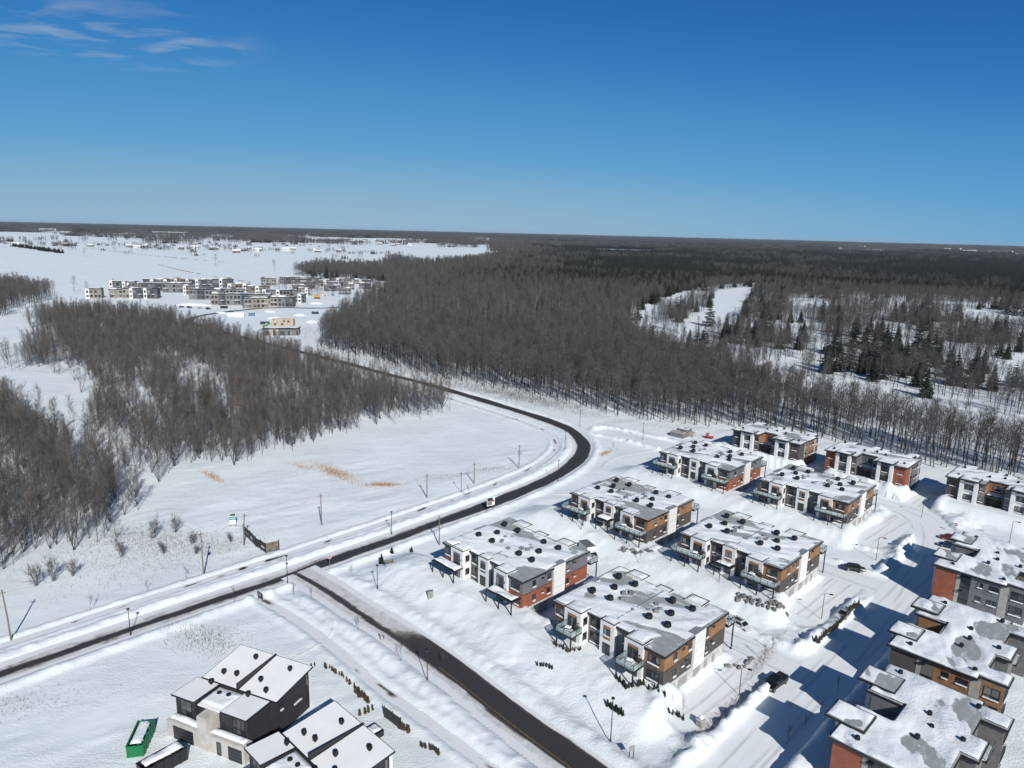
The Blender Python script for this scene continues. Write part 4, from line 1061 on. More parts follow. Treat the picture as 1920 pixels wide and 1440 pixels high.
# ------------------------------------------------------------------ courtyard buildings
RV = [(2.5, 3.0), (2.2, 12.5), (9.2, 8.5), (12.5, 9.5), (15.8, 8.5), (22.5, 3.0), (22.4, 12.4), (12.5, 13.2)]
def court_block(loc, rz, scheme, front, seed, label, frame_out=1.1, rear_rail=True):
    if scheme == 'red': end, side, court = M_REDBRICK, M_GREYP, M_GREYP
    else: end, side, court = M_DKBRICK, M_WOOD, M_WOOD
    root = empty('courtyard_apartment_building', (loc[0], loc[1], 0), rz, label, 'building', 'apartment buildings with an entrance court')
    W = 24.6
    MB().box(0.5, 9.99, 0.7, 13.6, -0.6, 8.45).build('wall', M_GREYBRICK, root)
    MB().box(14.61, W - 0.5, 0.7, 13.6, -0.6, 8.45).build('wall', M_GREYBRICK, root)
    MB().box(10.0, 14.6, 5.2, 15.4, -0.6, 8.45).build('wall', M_GREYBRICK, root)
    for x0, x1 in ((0.9, 4.6), (20.0, W - 0.9)): MB().box(x0, x1, 13.61, 16.6, -0.6, 8.45).build('rear_wing', M_GREYBRICK, root)
    for x0, x1 in ((0.5, 3.7), (W - 3.7, W - 0.5)):
        wbox(MB(), ('f', 0.7), x0, x1, -0.5, 8.44, 0.0, 0.06).build('brick_wall', end, root)
        for z0 in (6.2, 3.3): window(root, ('f', 0.7), (x0 + x1) / 2 - 0.9, (x0 + x1) / 2 + 0.9, z0, z0 + 1.6, 2, 1)
    for x0, x1 in ((3.9, 8.4), (W - 8.4, W - 3.9)):
        fr_ = empty('window_frame_bay', (0, 0, 0), 0, parent=root)
        for a in (x0, x1 - 0.95): MB().box(a, a + 0.95, -0.35, 0.69, -0.5, 9.0).build('white_pilaster', M_WHITE, fr_)
        MB().box(x0 + 0.96, x1 - 0.96, 0.15, 0.69, -0.5, 8.44).build('bay_wall', M_GREYP if scheme == 'red' else M_WHITE, fr_)
        cn = MB().box(x0 - 0.15, x1 + 0.25, -frame_out, 3.5, 9.01, 9.36).build('raised_roof', M_BLACK, fr_)
        MB().box(x0 + 0.02, x1 + 0.08, -frame_out + 0.17, 3.33, 9.355, 9.366).build('roof_membrane', M_ROOF, cn)
        snow_sheet(cn, [(x0 - 0.1, -frame_out), (x1 + 0.2, -frame_out), (x1 + 0.2, 3.45), (x0 - 0.1, 3.45)], 9.372, seed + 3, 0.72, 0.2, 0.32, 0.15, bare=[((x0 + x1) / 2 + 1, 2.2, 1.3, 0.35)], name='snow')
        for z0 in (6.0, 3.1): window(root, ('f', 0.15), x0 + 1.15, x1 - 1.15, z0, z0 + 1.8, 3, 2, n=0.02)
    for x0, x1 in ((8.65, 9.75), (14.85, 15.95)):
        for z0 in (6.3, 3.4): window(root, ('f', 0.7), x0, x1, z0, z0 + 1.5, 1, 2)
    # court
    panels(root, ('r', 9.99), 0.8, 5.15, 5.75, 8.42, 2, 2, court); panels(root, ('l', 14.61), 0.8, 5.15, 5.75, 8.42, 2, 2, court)
    panels(root, ('f', 5.2), 10.02, 14.58, 5.75, 8.42, 3, 2, court)
    window(root, ('f', 5.2), 11.0, 13.6, 6.1, 7.9, 3, 1)
    c_ = MB().box(10.05, 14.55, 1.0, 5.1, 5.2, 5.5).build('entry_canopy', M_BLACK, root)
    for a in (10.2, 14.2): MB().box(a, a + 0.2, 1.05, 1.25, -0.5, 5.197).build('post', M_BLACK, c_)
    for q in range(7): MB().box(10.5 + q * 0.6, 10.62 + q * 0.6, 1.1, 1.18, GR - 1, 5.197).build('slat', M_BLACK, c_)
    snow_sheet(c_, [(10.05, 1.0), (14.55, 1.0), (14.55, 5.1), (10.05, 5.1)], 5.51, seed + 5, 0.8, 0.3, 0.35, 0.05, name='snow')
    window(root, ('f', 5.2), 11.2, 13.4, GR, 5.0, 2, 1, False, 'entry_door')
    # sides
    for fx in (('r', W - 0.5), ('l', 0.5)):
        wbox(MB(), fx, 0.7, 4.6, -0.5, 8.44, 0.0, 0.06).build('brick_wall', end, root)
        wbox(MB(), fx, 4.61, 5.3, -0.5, 8.44, 0.0, 0.09).build('stone_strip', M_STONE, root)
        n_ = wbox(MB(), fx, 5.31, 7.1, -0.5, 8.44, 0.0, 0.02).build('niche_shade_strip', M_GLASS, root)  # flat dark glass strip standing in for the shade inside a wall recess
        for zz in (5.5, 2.7): wbox(MB(), fx, 5.31, 7.1, zz, zz + 0.25, 0.021, 0.10).build('spandrel', M_BLACK, n_)
        for zz in (7.6, 4.6): wbox(MB(), fx, 5.1, 5.9, zz, zz + 0.22, 0.1, 0.5).build('wall_light', M_BLACK, root)
        panels(root, fx, 7.12, 12.2, 0.1, 8.44, 4, 6, side)
        wbox(MB(), fx, 12.21, 13.58, -0.5, 8.44, 0.0, 0.09).build('stone_strip', M_STONE, root)
        for z0 in (6.5, 3.5): window(root, fx, 8.3, 9.3, z0, z0 + 1.15, 2, 1); window(root, fx, 10.3, 12.0, z0, z0 + 1.15, 3, 1)
        fx2 = (fx[0], W - 0.9 if fx[0] == 'r' else 0.9)
        panels(root, fx2, 13.62, 16.6, 0.1, 8.44, 2, 3, side)
        for z0 in (5.9, 2.9): window(root, fx2, 14.0, 16.2, z0, z0 + 1.9, 2, 2)
    for x0, x1 in ((1.2, 4.2), (20.4, 23.4)):
        for z0 in (5.9, 2.9): window(root, ('b', 16.6), x0, x1, z0, z0 + 1.9, 3, 2)
    out = [(0, 0), (10.05, 0), (10.05, 5.0), (14.55, 5.0), (14.55, 0), (W, 0), (W, 13.2), (W - 1.2, 13.2), (W - 1.2, 17.1), (W - 5.0, 17.1), (W - 5.0, 13.8), (15.1, 13.8), (15.1, 15.8), (9.5, 15.8), (9.5, 13.8), (5.0, 13.8), (5.0, 17.1), (1.2, 17.1), (1.2, 13.2), (0, 13.2)]
    rf = MB().prism(out, 8.452, 8.80).build('roof', M_BLACK, root)
    def shrink(poly, d_):
        P = [np.array(p, float) for p in poly]; res = []
        for i in range(len(P)):
            a, b, c = P[i - 1], P[i], P[(i + 1) % len(P)]
            e1 = (b - a) / np.linalg.norm(b - a); e2 = (c - b) / np.linalg.norm(c - b)
            n1_, n2_ = np.array([-e1[1], e1[0]]), np.array([-e2[1], e2[0]])
            res.append(tuple(b + (n1_ + n2_) * d_))
        return res
    MB().prism(shrink(out, 0.14), 8.79, 8.806).build('roof_membrane', M_ROOF, rf)
    snow_sheet(rf, out, 8.812, seed, 0.83, 0.30, 0.42, 0.2, [(17, 9, 4, 0.35), (5, 11, 3, 0.3)])
    gg = np.random.default_rng(seed)
    for vx, vy in RV:
        o_ = link('roof_vent', VENT, root, (vx + gg.normal(0, 0.25), vy + gg.normal(0, 0.25), 8.80)); o_.scale = (0.62, 0.62, 0.75)
    if rear_rail:
        for x0, x1 in ((5.1, 9.4), (15.2, 19.5)):
            b = MB().box(x0, x1, 13.62, 15.9, 5.35, 5.55).build('balcony', M_BLACK, root)
            railing(root, [(x0 + .05, 15.85), (x1 - .05, 15.85)], 5.55)
            snow_sheet(b, [(x0, 13.62), (x1, 13.62), (x1, 15.9), (x0, 15.9)], 5.56, seed + 8, 0.9, 0.3, 0.35, 0.05, name='snow')
    return root

court_block((77.2, 240.1), A45, 'wood', 1, 21, 'brown courtyard apartment building at the forest edge left of the red one')
court_block((100.4, 218.2), A45, 'red', 1, 22, 'red brick and grey courtyard apartment building at the forest edge with white pilasters')
court_block((125.4, 195.0), A45, 'wood', 1, 23, 'brown courtyard apartment building at the right edge of the picture, in front of bare trees')
A135 = R(-135)
court_block((106.4, 155.4), A135, 'red', -1, 24, 'courtyard apartment building with an orange brick end wall beyond the red and blue parked cars')
court_block((81.2, 124.8), A135, 'wood', -1, 25, 'courtyard apartment building with brown panels and dark brick end, middle of the right-hand row')
court_block((61.4, 101.9), A135, 'red', -1, 26, 'courtyard apartment building in the bottom right corner, its two raised roof frames edged in black', frame_out=1.9)

# ------------------------------------------------------------------ charcoal duplexes
def duplex(loc, rz, seed, label):
    root = empty('duplex_house', (loc[0], loc[1], 0), rz, label, 'house', 'charcoal duplexes with white roofs')
    def shed(name, x0, x1, y0, y1, zf, zb, th=0.24):
        mb = MB(); n = 0
        mb.v += [(x0, y0, zf - th), (x1, y0, zf - th), (x1, y1, zb - th), (x0, y1, zb - th), (x0, y0, zf), (x1, y0, zf), (x1, y1, zb), (x0, y1, zb)]
        mb.f += [(0, 3, 2, 1), (4, 5, 6, 7), (0, 1, 5, 4), (1, 2, 6, 5), (2, 3, 7, 6), (3, 0, 4, 7)]
        o_ = mb.build(name, M_BLACK, root)
        e = 0.09; mb = MB(); k_ = lambda y: zf + (zb - zf) * (y - y0) / (y1 - y0) + 0.006
        mb.quad((x0 + e, y0 + e, k_(y0 + e)), (x1 - e, y0 + e, k_(y0 + e)), (x1 - e, y1 - e, k_(y1 - e)), (x0 + e, y1 - e, k_(y1 - e)))
        mb.build('roof_membrane', M_TPO, o_)
        return o_
    def sbody(name, x0, x1, y0, y1, zf, zb, mat, z0=-0.6):
        mb = MB()
        mb.v += [(x0, y0, z0), (x1, y0, z0), (x1, y1, z0), (x0, y1, z0), (x0, y0, zf), (x1, y0, zf), (x1, y1, zb), (x0, y1, zb)]
        mb.f += [(0, 3, 2, 1), (4, 5, 6, 7), (0, 1, 5, 4), (1, 2, 6, 5), (2, 3, 7, 6), (3, 0, 4, 7)]
        return mb.build(name, mat, root)
    sbody('main_wall', 0.9, 15.0, 6.4, 14.5, 5.75, 6.5, M_CHAR)
    sbody('wing_wall', 0.3, 4.1, 1.7, 6.39, 5.85, 5.65, M_CHAR)
    sbody('wing_wall', 9.7, 14.0, 1.7, 6.39, 5.85, 5.65, M_CHAR)
    sbody('centre_wall', 4.11, 9.69, 2.4, 6.39, 5.0, 5.2, M_CHAR)
    MB().box(0, 14.8, 0.0, 1.69, -0.6, 2.75).build('garage_wall', M_BEIGE, root)
    MB().box(6.2, 8.0, -0.06, 2.39, -0.5, 5.3).build('entry_column', M_BEIGE, root)
    a_ = shed('roof', 0.7, 7.78, 6.3, 14.8, 6.05, 6.85); b_ = shed('roof', 8.02, 15.3, 6.3, 14.8, 6.05, 6.85)
    shed('wing_roof', -0.1, 4.4, 1.2, 6.28, 6.15, 5.95); shed('wing_roof', 9.4, 14.25, 1.2, 6.28, 6.15, 5.95)
    c_ = MB().box(4.42, 9.38, 1.9, 6.28, 5.2, 5.4).build('low_roof', M_TPO, root)
    snow_sheet(c_, [(4.42, 1.9), (9.38, 1.9), (9.38, 6.28), (4.42, 6.28)], 5.41, seed, 0.95, 0.4, 0.3, 0.05, name='roof_snow')
    MB().box(7.79, 8.01, 6.2, 14.9, 5.6, 7.05).build('party_wall', M_BLACK, root)
    t_ = MB().box(0.05, 14.75, 0.05, 1.68, 2.752, 2.78).build('terrace', M_CONC, root)
    snow_sheet(t_, [(0.05, 0.05), (6.2, 0.05), (6.2, 1.68), (0.05, 1.68)], 2.79, seed + 1, 1.0, 0.4, 0.25, 0.02, name='snow')
    snow_sheet(t_, [(8.0, 0.05), (14.75, 0.05), (14.75, 1.68), (8.0, 1.68)], 2.79, seed + 2, 1.0, 0.4, 0.25, 0.02, name='snow')
    for x0, x1 in ((1.3, 5.2), (11.8, 14.3)):
        g_ = MB().box(x0, x1, -0.03, -0.001, 0.0, 2.2).build('garage_door', M_BLACK, root)
        for j in range(1, 4): MB().box(x0, x1, -0.042, -0.031, 0.55 * j - 0.012, 0.55 * j + 0.012).build('panel_seam', M_GREYP, g_)
    window(root, ('f', 0.0), 9.7, 10.5, 0.1, 2.2, 1, 1, False, 'door', n=0.02)
    window(root, ('f', 1.7), 1.2, 3.4, 3.0, 5.5, 2, 2, False, 'patio_door', n=0.02); window(root, ('f', 1.7), 11.2, 13.5, 3.0, 5.5, 3, 2, False, 'patio_door', n=0.02)
    window(root, ('f', 2.4), 5.0, 5.7, 3.2, 4.9, 1, 1, False, n=0.02); window(root, ('f', 2.4), 8.4, 9.3, 3.2, 4.9, 1, 1, False, n=0.02)
    window(root, ('r', 15.0), 7.2, 7.9, 3.9, 5.1, 1, 1, True, n=0.02); window(root, ('r', 15.0), 10.2, 12.0, 2.9, 3.5, 2, 1, True, n=0.02)
    MB().box(15.0, 15.06, 14.0, 14.5, -0.5, 6.4).build('corner_trim', M_WHITE, root)
    for z0 in (4.2, 1.0): window(root, ('r', 15.0), 13.2, 13.8, z0, z0 + 2.0, 1, 1, False, n=0.02)
    for x0 in (2, 5, 9.5, 12.5):
        for z0 in (3.6, 0.8): window(root, ('b', 14.5), x0, x0 + 1.6, z0, z0 + 1.6, 2, 1, n=0.02)
    def rz_(y): return 6.05 + 0.8 * (y - 6.3) / 8.5 if y > 6.3 else 6.13
    for vx, vy in ((5.6, 12.8), (3.4, 8.2), (5.6, 8.6), (3.4, 5.6), (10.0, 9.0), (12.6, 12.6), (12.4, 7.4), (10.6, 5.6)):
        o_ = link('roof_vent', VENT, root, (vx, vy, rz_(vy))); o_.scale = (0.68, 0.68, 0.82)
    for vx, vy in ((6.0, 4.6), (7.6, 4.8)): o_ = link('roof_vent', VENT, root, (vx, vy, 5.4)); o_.scale = (0.68, 0.68, 0.82)
    return root
duplex((-50.2, 92.4), R(-22.5), 31, 'charcoal duplex with white shed roofs beside the green dumpster')
ca, sa = math.cos(R(-43.5)), math.sin(R(-43.5))
duplex((-34.9 - (-0.1 * ca - 1.2 * sa), 82.8 - (-0.1 * sa + 1.2 * ca)), R(-43.5), 32, 'white-roofed duplex at the bottom edge, cut off by the frame')
# ------------------------------------------------------------------ distant estate
M_TGREY = [plain('estate grey siding', (0.19, 0.19, 0.19), 0.7, rand=0.1), plain('estate charcoal siding', (0.085, 0.092, 0.105), 0.7, rand=0.1), plain('estate beige brick', (0.27, 0.245, 0.21), 0.75, rand=0.1), plain('estate brown brick', (0.18, 0.155, 0.135), 0.75, rand=0.1)]
def estate_row(i, x, y, w, h, label, tone, white, rz=0.25):
    root = empty('townhouse_row', (x, y, 0), rz, label, 'building', 'townhouse rows of the distant estate')
    d = 11.0; n = max(1, int(round(w / 7)))
    us = np.linspace(-w / 2, w / 2, n + 1)
    gg = np.random.default_rng(900 + i)
    for k in range(n):
        MB().box(us[k] + 0.01, us[k + 1] - 0.01, 0.0, d, -0.5, h - 0.42).build('wall', M_TGREY[tone if gg.random() < 0.6 else gg.integers(4)], root)
        if gg.random() < 0.5: MB().box(us[k] + 0.8, us[k + 1] - 1.2, 2.0, d - 2, h + 0.05, h + gg.uniform(0.7, 1.5)).build('roof_block', M_WHITE if gg.random() < 0.5 else M_TGREY[gg.integers(4)], root)
    rf = MB().box(-w / 2 - 0.25, w / 2 + 0.25, -0.25, d + 0.25, h - 0.4, h).build('roof', M_BLACK, root)
    snow_sheet(rf, [(-w / 2 - .25, -0.25), (w / 2 + .25, -0.25), (w / 2 + .25, d + .25), (-w / 2 - .25, d + .25)], h + 0.02, i + 50, 0.95, 0.3, 1.0, 0.05, name='roof_snow')
    for k in range(n):
        a, b = us[k] + 0.2, us[k + 1] - 0.2; m = (a + b) / 2
        if (white and (k + i) % 2 == 0) or gg.random() < 0.08:
            MB().box(a, a + (b - a) * 0.5, -0.8, -0.01, -0.5, h + 0.25).build('white_frame_bay', M_WHITE, root)
            yy = -0.8; xs = [(a + 0.6, a + (b - a) * 0.5 - 0.6), (m + 0.5, b - 0.5)]
        else: yy = 0.0; xs = [(a + 0.5, m - 0.4), (m + 0.4, b - 0.5)]
        for j, (u0, u1) in enumerate(xs):
            for z0 in (h * 0.58, h * 0.14):
                y0 = yy if j == 0 else 0.0
                MB().box(u0, u1, y0 - 0.06, y0 - 0.002, z0, z0 + h * 0.25).build('window', M_GLASS, root)
        if gg.random() < 0.5:
            p_ = MB().box(m - 1.6, m + 1.6, -1.6, -0.81, h * 0.44, h * 0.47).build('porch_roof', M_ROOFSNOW, root)
    for s_, fx in ((-1, ('l', -w / 2)), (1, ('r', w / 2))):
        for z0 in (h * 0.58, h * 0.16): wbox(MB(), fx, 3.0, 4.6, z0, z0 + h * 0.22, 0.002, 0.06).build('window', M_GLASS, root)
    return root
EST = [(-429, 780, 25.4, 9, 0, 1, 'white and grey townhouse row at the left end of the distant estate'), (-372, 707, 30, 8.6, 1, 1, 'charcoal townhouse row with white frames nearest the thin wood'), (-408, 786, 32, 7.5, 1, 0, 'low charcoal townhouse row behind the white framed one'),
       (-414, 826, 26, 8.6, 1, 1, 'white fronted townhouse row along the open snowfield, second from the left'), (-368, 775, 27, 9, 0, 0, 'grey stone townhouse row facing the snowy hillock'), (-394, 856, 36, 8, 3, 1, 'brown townhouse row along the edge of the open snowfield'),
       (-346, 757, 10, 8, 0, 1, 'narrow white framed townhouse in the middle of the distant estate'), (-366, 842, 30, 8.4, 1, 0, 'charcoal townhouse row in the second line of the distant estate'), (-309, 711, 29, 9, 0, 0, 'grey townhouse row behind the longest row of the distant estate'),
       (-257, 669, 50, 9.2, 0, 0, 'longest grey townhouse row at the front of the distant estate'), (-302, 736, 40, 7.6, 0, 0, 'long grey row with a dark roof edge, third line of the distant estate'), (-234, 645, 20, 8.2, 2, 0, 'beige townhouse block standing in front of the longest row'),
       (-217, 663, 19.5, 7.8, 1, 0, 'charcoal block beside the beige one at the front of the estate'), (-214, 703, 13, 7, 2, 1, 'white and beige end house at the right of the estate front'), (-309, 800, 22, 8, 3, 1, 'brown and white block in the back line, middle of the estate'),
       (-278, 776, 22, 7.8, 3, 1, 'brown block with white frames behind the dark roofed rows'), (-247, 739, 26, 7.6, 1, 1, 'charcoal block with white frames behind the beige one'), (-347, 848, 20, 9, 1, 1, 'tall charcoal and white block on the snowfield side of the estate'),
       (-308, 895, 17, 8, 2, 0, 'beige block at the left of the far group by the snowfield'), (-291, 930, 23, 7.6, 1, 0, 'slate grey row in the far group beside the snowfield'), (-262, 925, 18, 7.6, 0, 0, 'grey row in the far group nearest the forest tip'),
       (-252, 867, 16, 7.2, 3, 0, 'brown block in front of the far group'), (-214, 839, 16, 5.6, 1, 0, 'low dark house in the trees right of the yellow excavator'), (-230, 950, 25, 6, 2, 0, 'low beige house at the edge of the forest'),
       (-204, 955, 20, 5, 3, 0, 'low brown house among bare trees, left of the white roofed one'), (-165, 905, 20, 6.4, 0, 1, 'white roofed house deep in the trees right of the estate'), (-413, 698, 13, 8.2, 2, 1, 'beige house half hidden behind the thin wood, leftmost'), (-394, 708, 15, 7.4, 2, 0, 'beige house half hidden behind the thin wood, next to the charcoal row')]
EST += [(-270, 905, 14, 7, 1, 0, 'small slate house between the far group and the snowfield'), (-242, 905, 13, 6.5, 3, 1, 'small brown and white house right of the far group'), (-226, 890, 12, 6, 0, 0, 'small grey house left of the low dark house in the trees'), (-200, 862, 13, 6, 2, 0, 'small beige house behind the yellow excavator'),
        (-185, 880, 12, 6, 1, 0, 'small slate house in the trees left of the white roofed one'), (-190, 800, 12, 6, 0, 0, 'small grey house right of the yellow excavator'), (-245, 812, 13, 7, 3, 0, 'small brown house between estate and far group'), (-228, 775, 12, 7, 2, 1, 'small beige and white house at the right rear of the estate')]
for i, (x, y, w, h, tn, wt, lb) in enumerate(EST): estate_row(i, x, y, w * 1.08, h * 1.16, lb, tn, wt, 0.05 + 0.14 * (i % 4))
# ploughed heaps on the building site
g_ = np.random.default_rng(77)
for k, (x, y, r0_, h_) in enumerate(((-196, 578, 7, 1.6), (-182, 602, 6, 1.5), (-300, 665, 20, 2.0), (-160, 560, 5, 1.7), (-195, 700, 8, 1.4), (-214, 622, 5, 1.2), (-250, 606, 5, 1.0))):
    rings = []
    for f, zf in ((1.0, -0.3), (0.8, 0.35), (0.55, 0.75), (0.25, 0.97)):
        rings.append([(x + r0_ * f * math.cos(t) * g_.uniform(0.8, 1.2), y + r0_ * 0.6 * f * math.sin(t) * g_.uniform(0.65, 1.35), h_ * zf + g_.normal(0, 0.22)) for t in [2 * math.pi * q / 16 for q in range(16)]])
    tag(MB().loft(rings).build('snow_heap', M_ROOFSNOW, smooth=True), kind='structure')
# building site
r_ = empty('timber_frame_shell', (-174.6, 533.5, 0), 0.15, 'raw plywood and timber shell of a house under construction', 'building')
for a, b, c, d_ in ((-8, 8, 0, 0.2), (-8, 8, 8, 8.2), (-8, -7.8, 0.21, 7.99), (7.8, 8, 0.21, 7.99)): MB().box(a, b, c, d_, 0, 5.2).build('wall', M_PLY, r_)
for k in range(7): MB().box(-7.5 + k * 2.4, -7.2 + k * 2.4, -0.06, -0.002, 0.5, 4.6).build('stud', M_CONC, r_)
for x0, z0 in ((-6, 1), (-1, 1), (3.6, 3), (0.5, 3.2)): MB().box(x0, x0 + 1.5, -0.08, -0.003, z0, z0 + 1.5).build('opening', M_GLASS, r_)
r_ = empty('stone_bungalow', (-160.7, 487, 0), 0.2, 'low grey stone building with a flat snowy roof at the building site', 'building')
MB().box(-12, 12, 0, 10, -0.5, 4.6).build('wall', M_GREYBRICK, r_)
rf = MB().box(-12.4, 12.4, -0.4, 10.4, 4.6, 5.0).build('roof', M_BLACK, r_); snow_sheet(rf, [(-12.4, -.4), (12.4, -.4), (12.4, 10.4), (-12.4, 10.4)], 5.02, 77, 0.95, 0.3, 0.8, 0.05)
for x0, x1 in ((-11, -8), (-5.2, -3.6), (-1.5, 2.2), (3, 7.5), (9.6, 11.4)): window(r_, ('f', 0.0), x0, x1, 0.6, 3.4, 3, 1, False)
for x0, x1, m_ in ((-7.9, -5.4, M_STONE), (-3.4, -1.7, M_PLY)): MB().box(x0, x1, -0.12, -0.002, -0.5, 4.58).build('stone_pier', m_, r_)
def container(x, y, w, d_, h, rz, mat, name, label, cat, legs=False):
    r_ = empty(name, (x, y, gz(x, y) if abs(x) < 120 and y < 300 else 0.0), rz, label, cat)
    MB().box(-w / 2, w / 2, 0, d_, 0.25, h).build('body', mat, r_)
    for k in range(int(w / 1.2)): MB().box(-w / 2 + 0.3 + k * 1.2, -w / 2 + 0.5 + k * 1.2, -0.07, -0.001, 0.3, h - 0.1).build('rib', mat, r_)
    for sx in (-w / 2 + 0.2, w / 2 - 0.5): MB().box(sx, sx + 0.3, 0.1, d_ - 0.1, -0.1, 0.249).build('skid', M_BLACK, r_)
    MB().box(-w / 2 + .05, w / 2 - .05, 0.05, d_ - .05, h, h + 0.18).build('snow', M_ROOFSNOW, r_)
    return r_
M_BLUEC = plain('blue painted steel', (0.08, 0.19, 0.32), 0.5, rand=0.1); M_NAVY = plain('navy painted steel', (0.035, 0.05, 0.085), 0.5)
M_GREEN = plain('green painted steel', (0.012, 0.16, 0.06), 0.45, var=0.2); M_LIME = plain('lime machine paint', (0.20, 0.42, 0.08), 0.5); M_YEL = plain('yellow machine paint', (0.55, 0.27, 0.03), 0.5); M_RED = plain('red machine paint', (0.42, 0.035, 0.03), 0.5)
container(-229.4, 583.6, 13, 3, 3.2, 0.15, M_WHITE, 'site_trailer', 'long white site trailer by the distant road', 'trailer')
container(-219.5, 592, 4.5, 2.5, 2.9, 0.1, M_BLUEC, 'shipping_container', 'blue container at the end of the white site trailer', 'container')
container(-190.9, 541, 6.5, 2.5, 2.6, 0.05, M_NAVY, 'shipping_container', 'dark container left of the timber shell', 'container')
container(-172.8, 614.6, 5.5, 2.5, 2.4, -0.1, M_NAVY, 'shipping_container', 'dark container near the tip of the right-hand forest', 'container')
container(-262.0, 640, 6, 2.5, 2.5, 0.1, M_BLACK, 'shipping_container', 'black container below the longest townhouse row', 'container')
def excavator(x, y, rz, mat, label, cat, s=1.0, z=0.0, arm=True):
    r_ = empty('excavator', (x, y, z), rz, label, cat); r_.scale = (s, s, s)
    for sy in (-1.2, 0.6): MB().box(-1.9, 1.9, sy, sy + 0.6, 0, 0.85).build('track', M_BLACK, r_)
    b_ = MB().box(-1.9, 1.3, -1.2, 1.2, 0.95, 1.9).build('body', mat, r_)
    c_ = MB().box(0.1, 1.5, 0.1, 1.15, 1.91, 3.0).build('cab', mat, r_); MB().box(0.2, 1.56, 0.2, 1.2, 2.1, 2.8).build('window', M_GLASS, c_)
    if not arm:
        MB().box(1.95, 2.2, -1.3, 1.3, 0.1, 1.0).build('plough_blade', mat, r_); MB().box(-1.8, 0.0, -1.1, 1.1, 1.905, 2.1).build('snow', M_ROOFSNOW, r_)
        return r_
    a_ = MB().tube((1.0, -0.4, 1.6), (3.4, -0.4, 4.4), 0.22, 0.18).tube((3.4, -0.4, 4.4), (5.2, -0.4, 2.4), 0.18, 0.14).build('arm', mat, r_)
    MB().loft([[(4.9, -0.9, 2.5), (4.9, 0.1, 2.5), (5.5, 0.1, 2.5), (5.5, -0.9, 2.5)], [(5.0, -0.9, 1.5), (5.0, 0.1, 1.5), (5.2, 0.1, 1.5), (5.2, -0.9, 1.5)]]).build('bucket', M_BLACK, a_)
    return r_
excavator(-207.2, 749, 0.3, M_YEL, 'yellow excavator with raised arm in front of the far houses', 'excavator', 1.6)
excavator(-187, 531.5, 0.2, M_LIME, 'lime green loader with a raised boom beside the timber shell', 'loader', 0.85)
excavator(75.0, 258.5, 2.6, M_RED, 'small red snow machine by the forest edge, half buried in snow', 'machine', 0.75, -0.25, False)

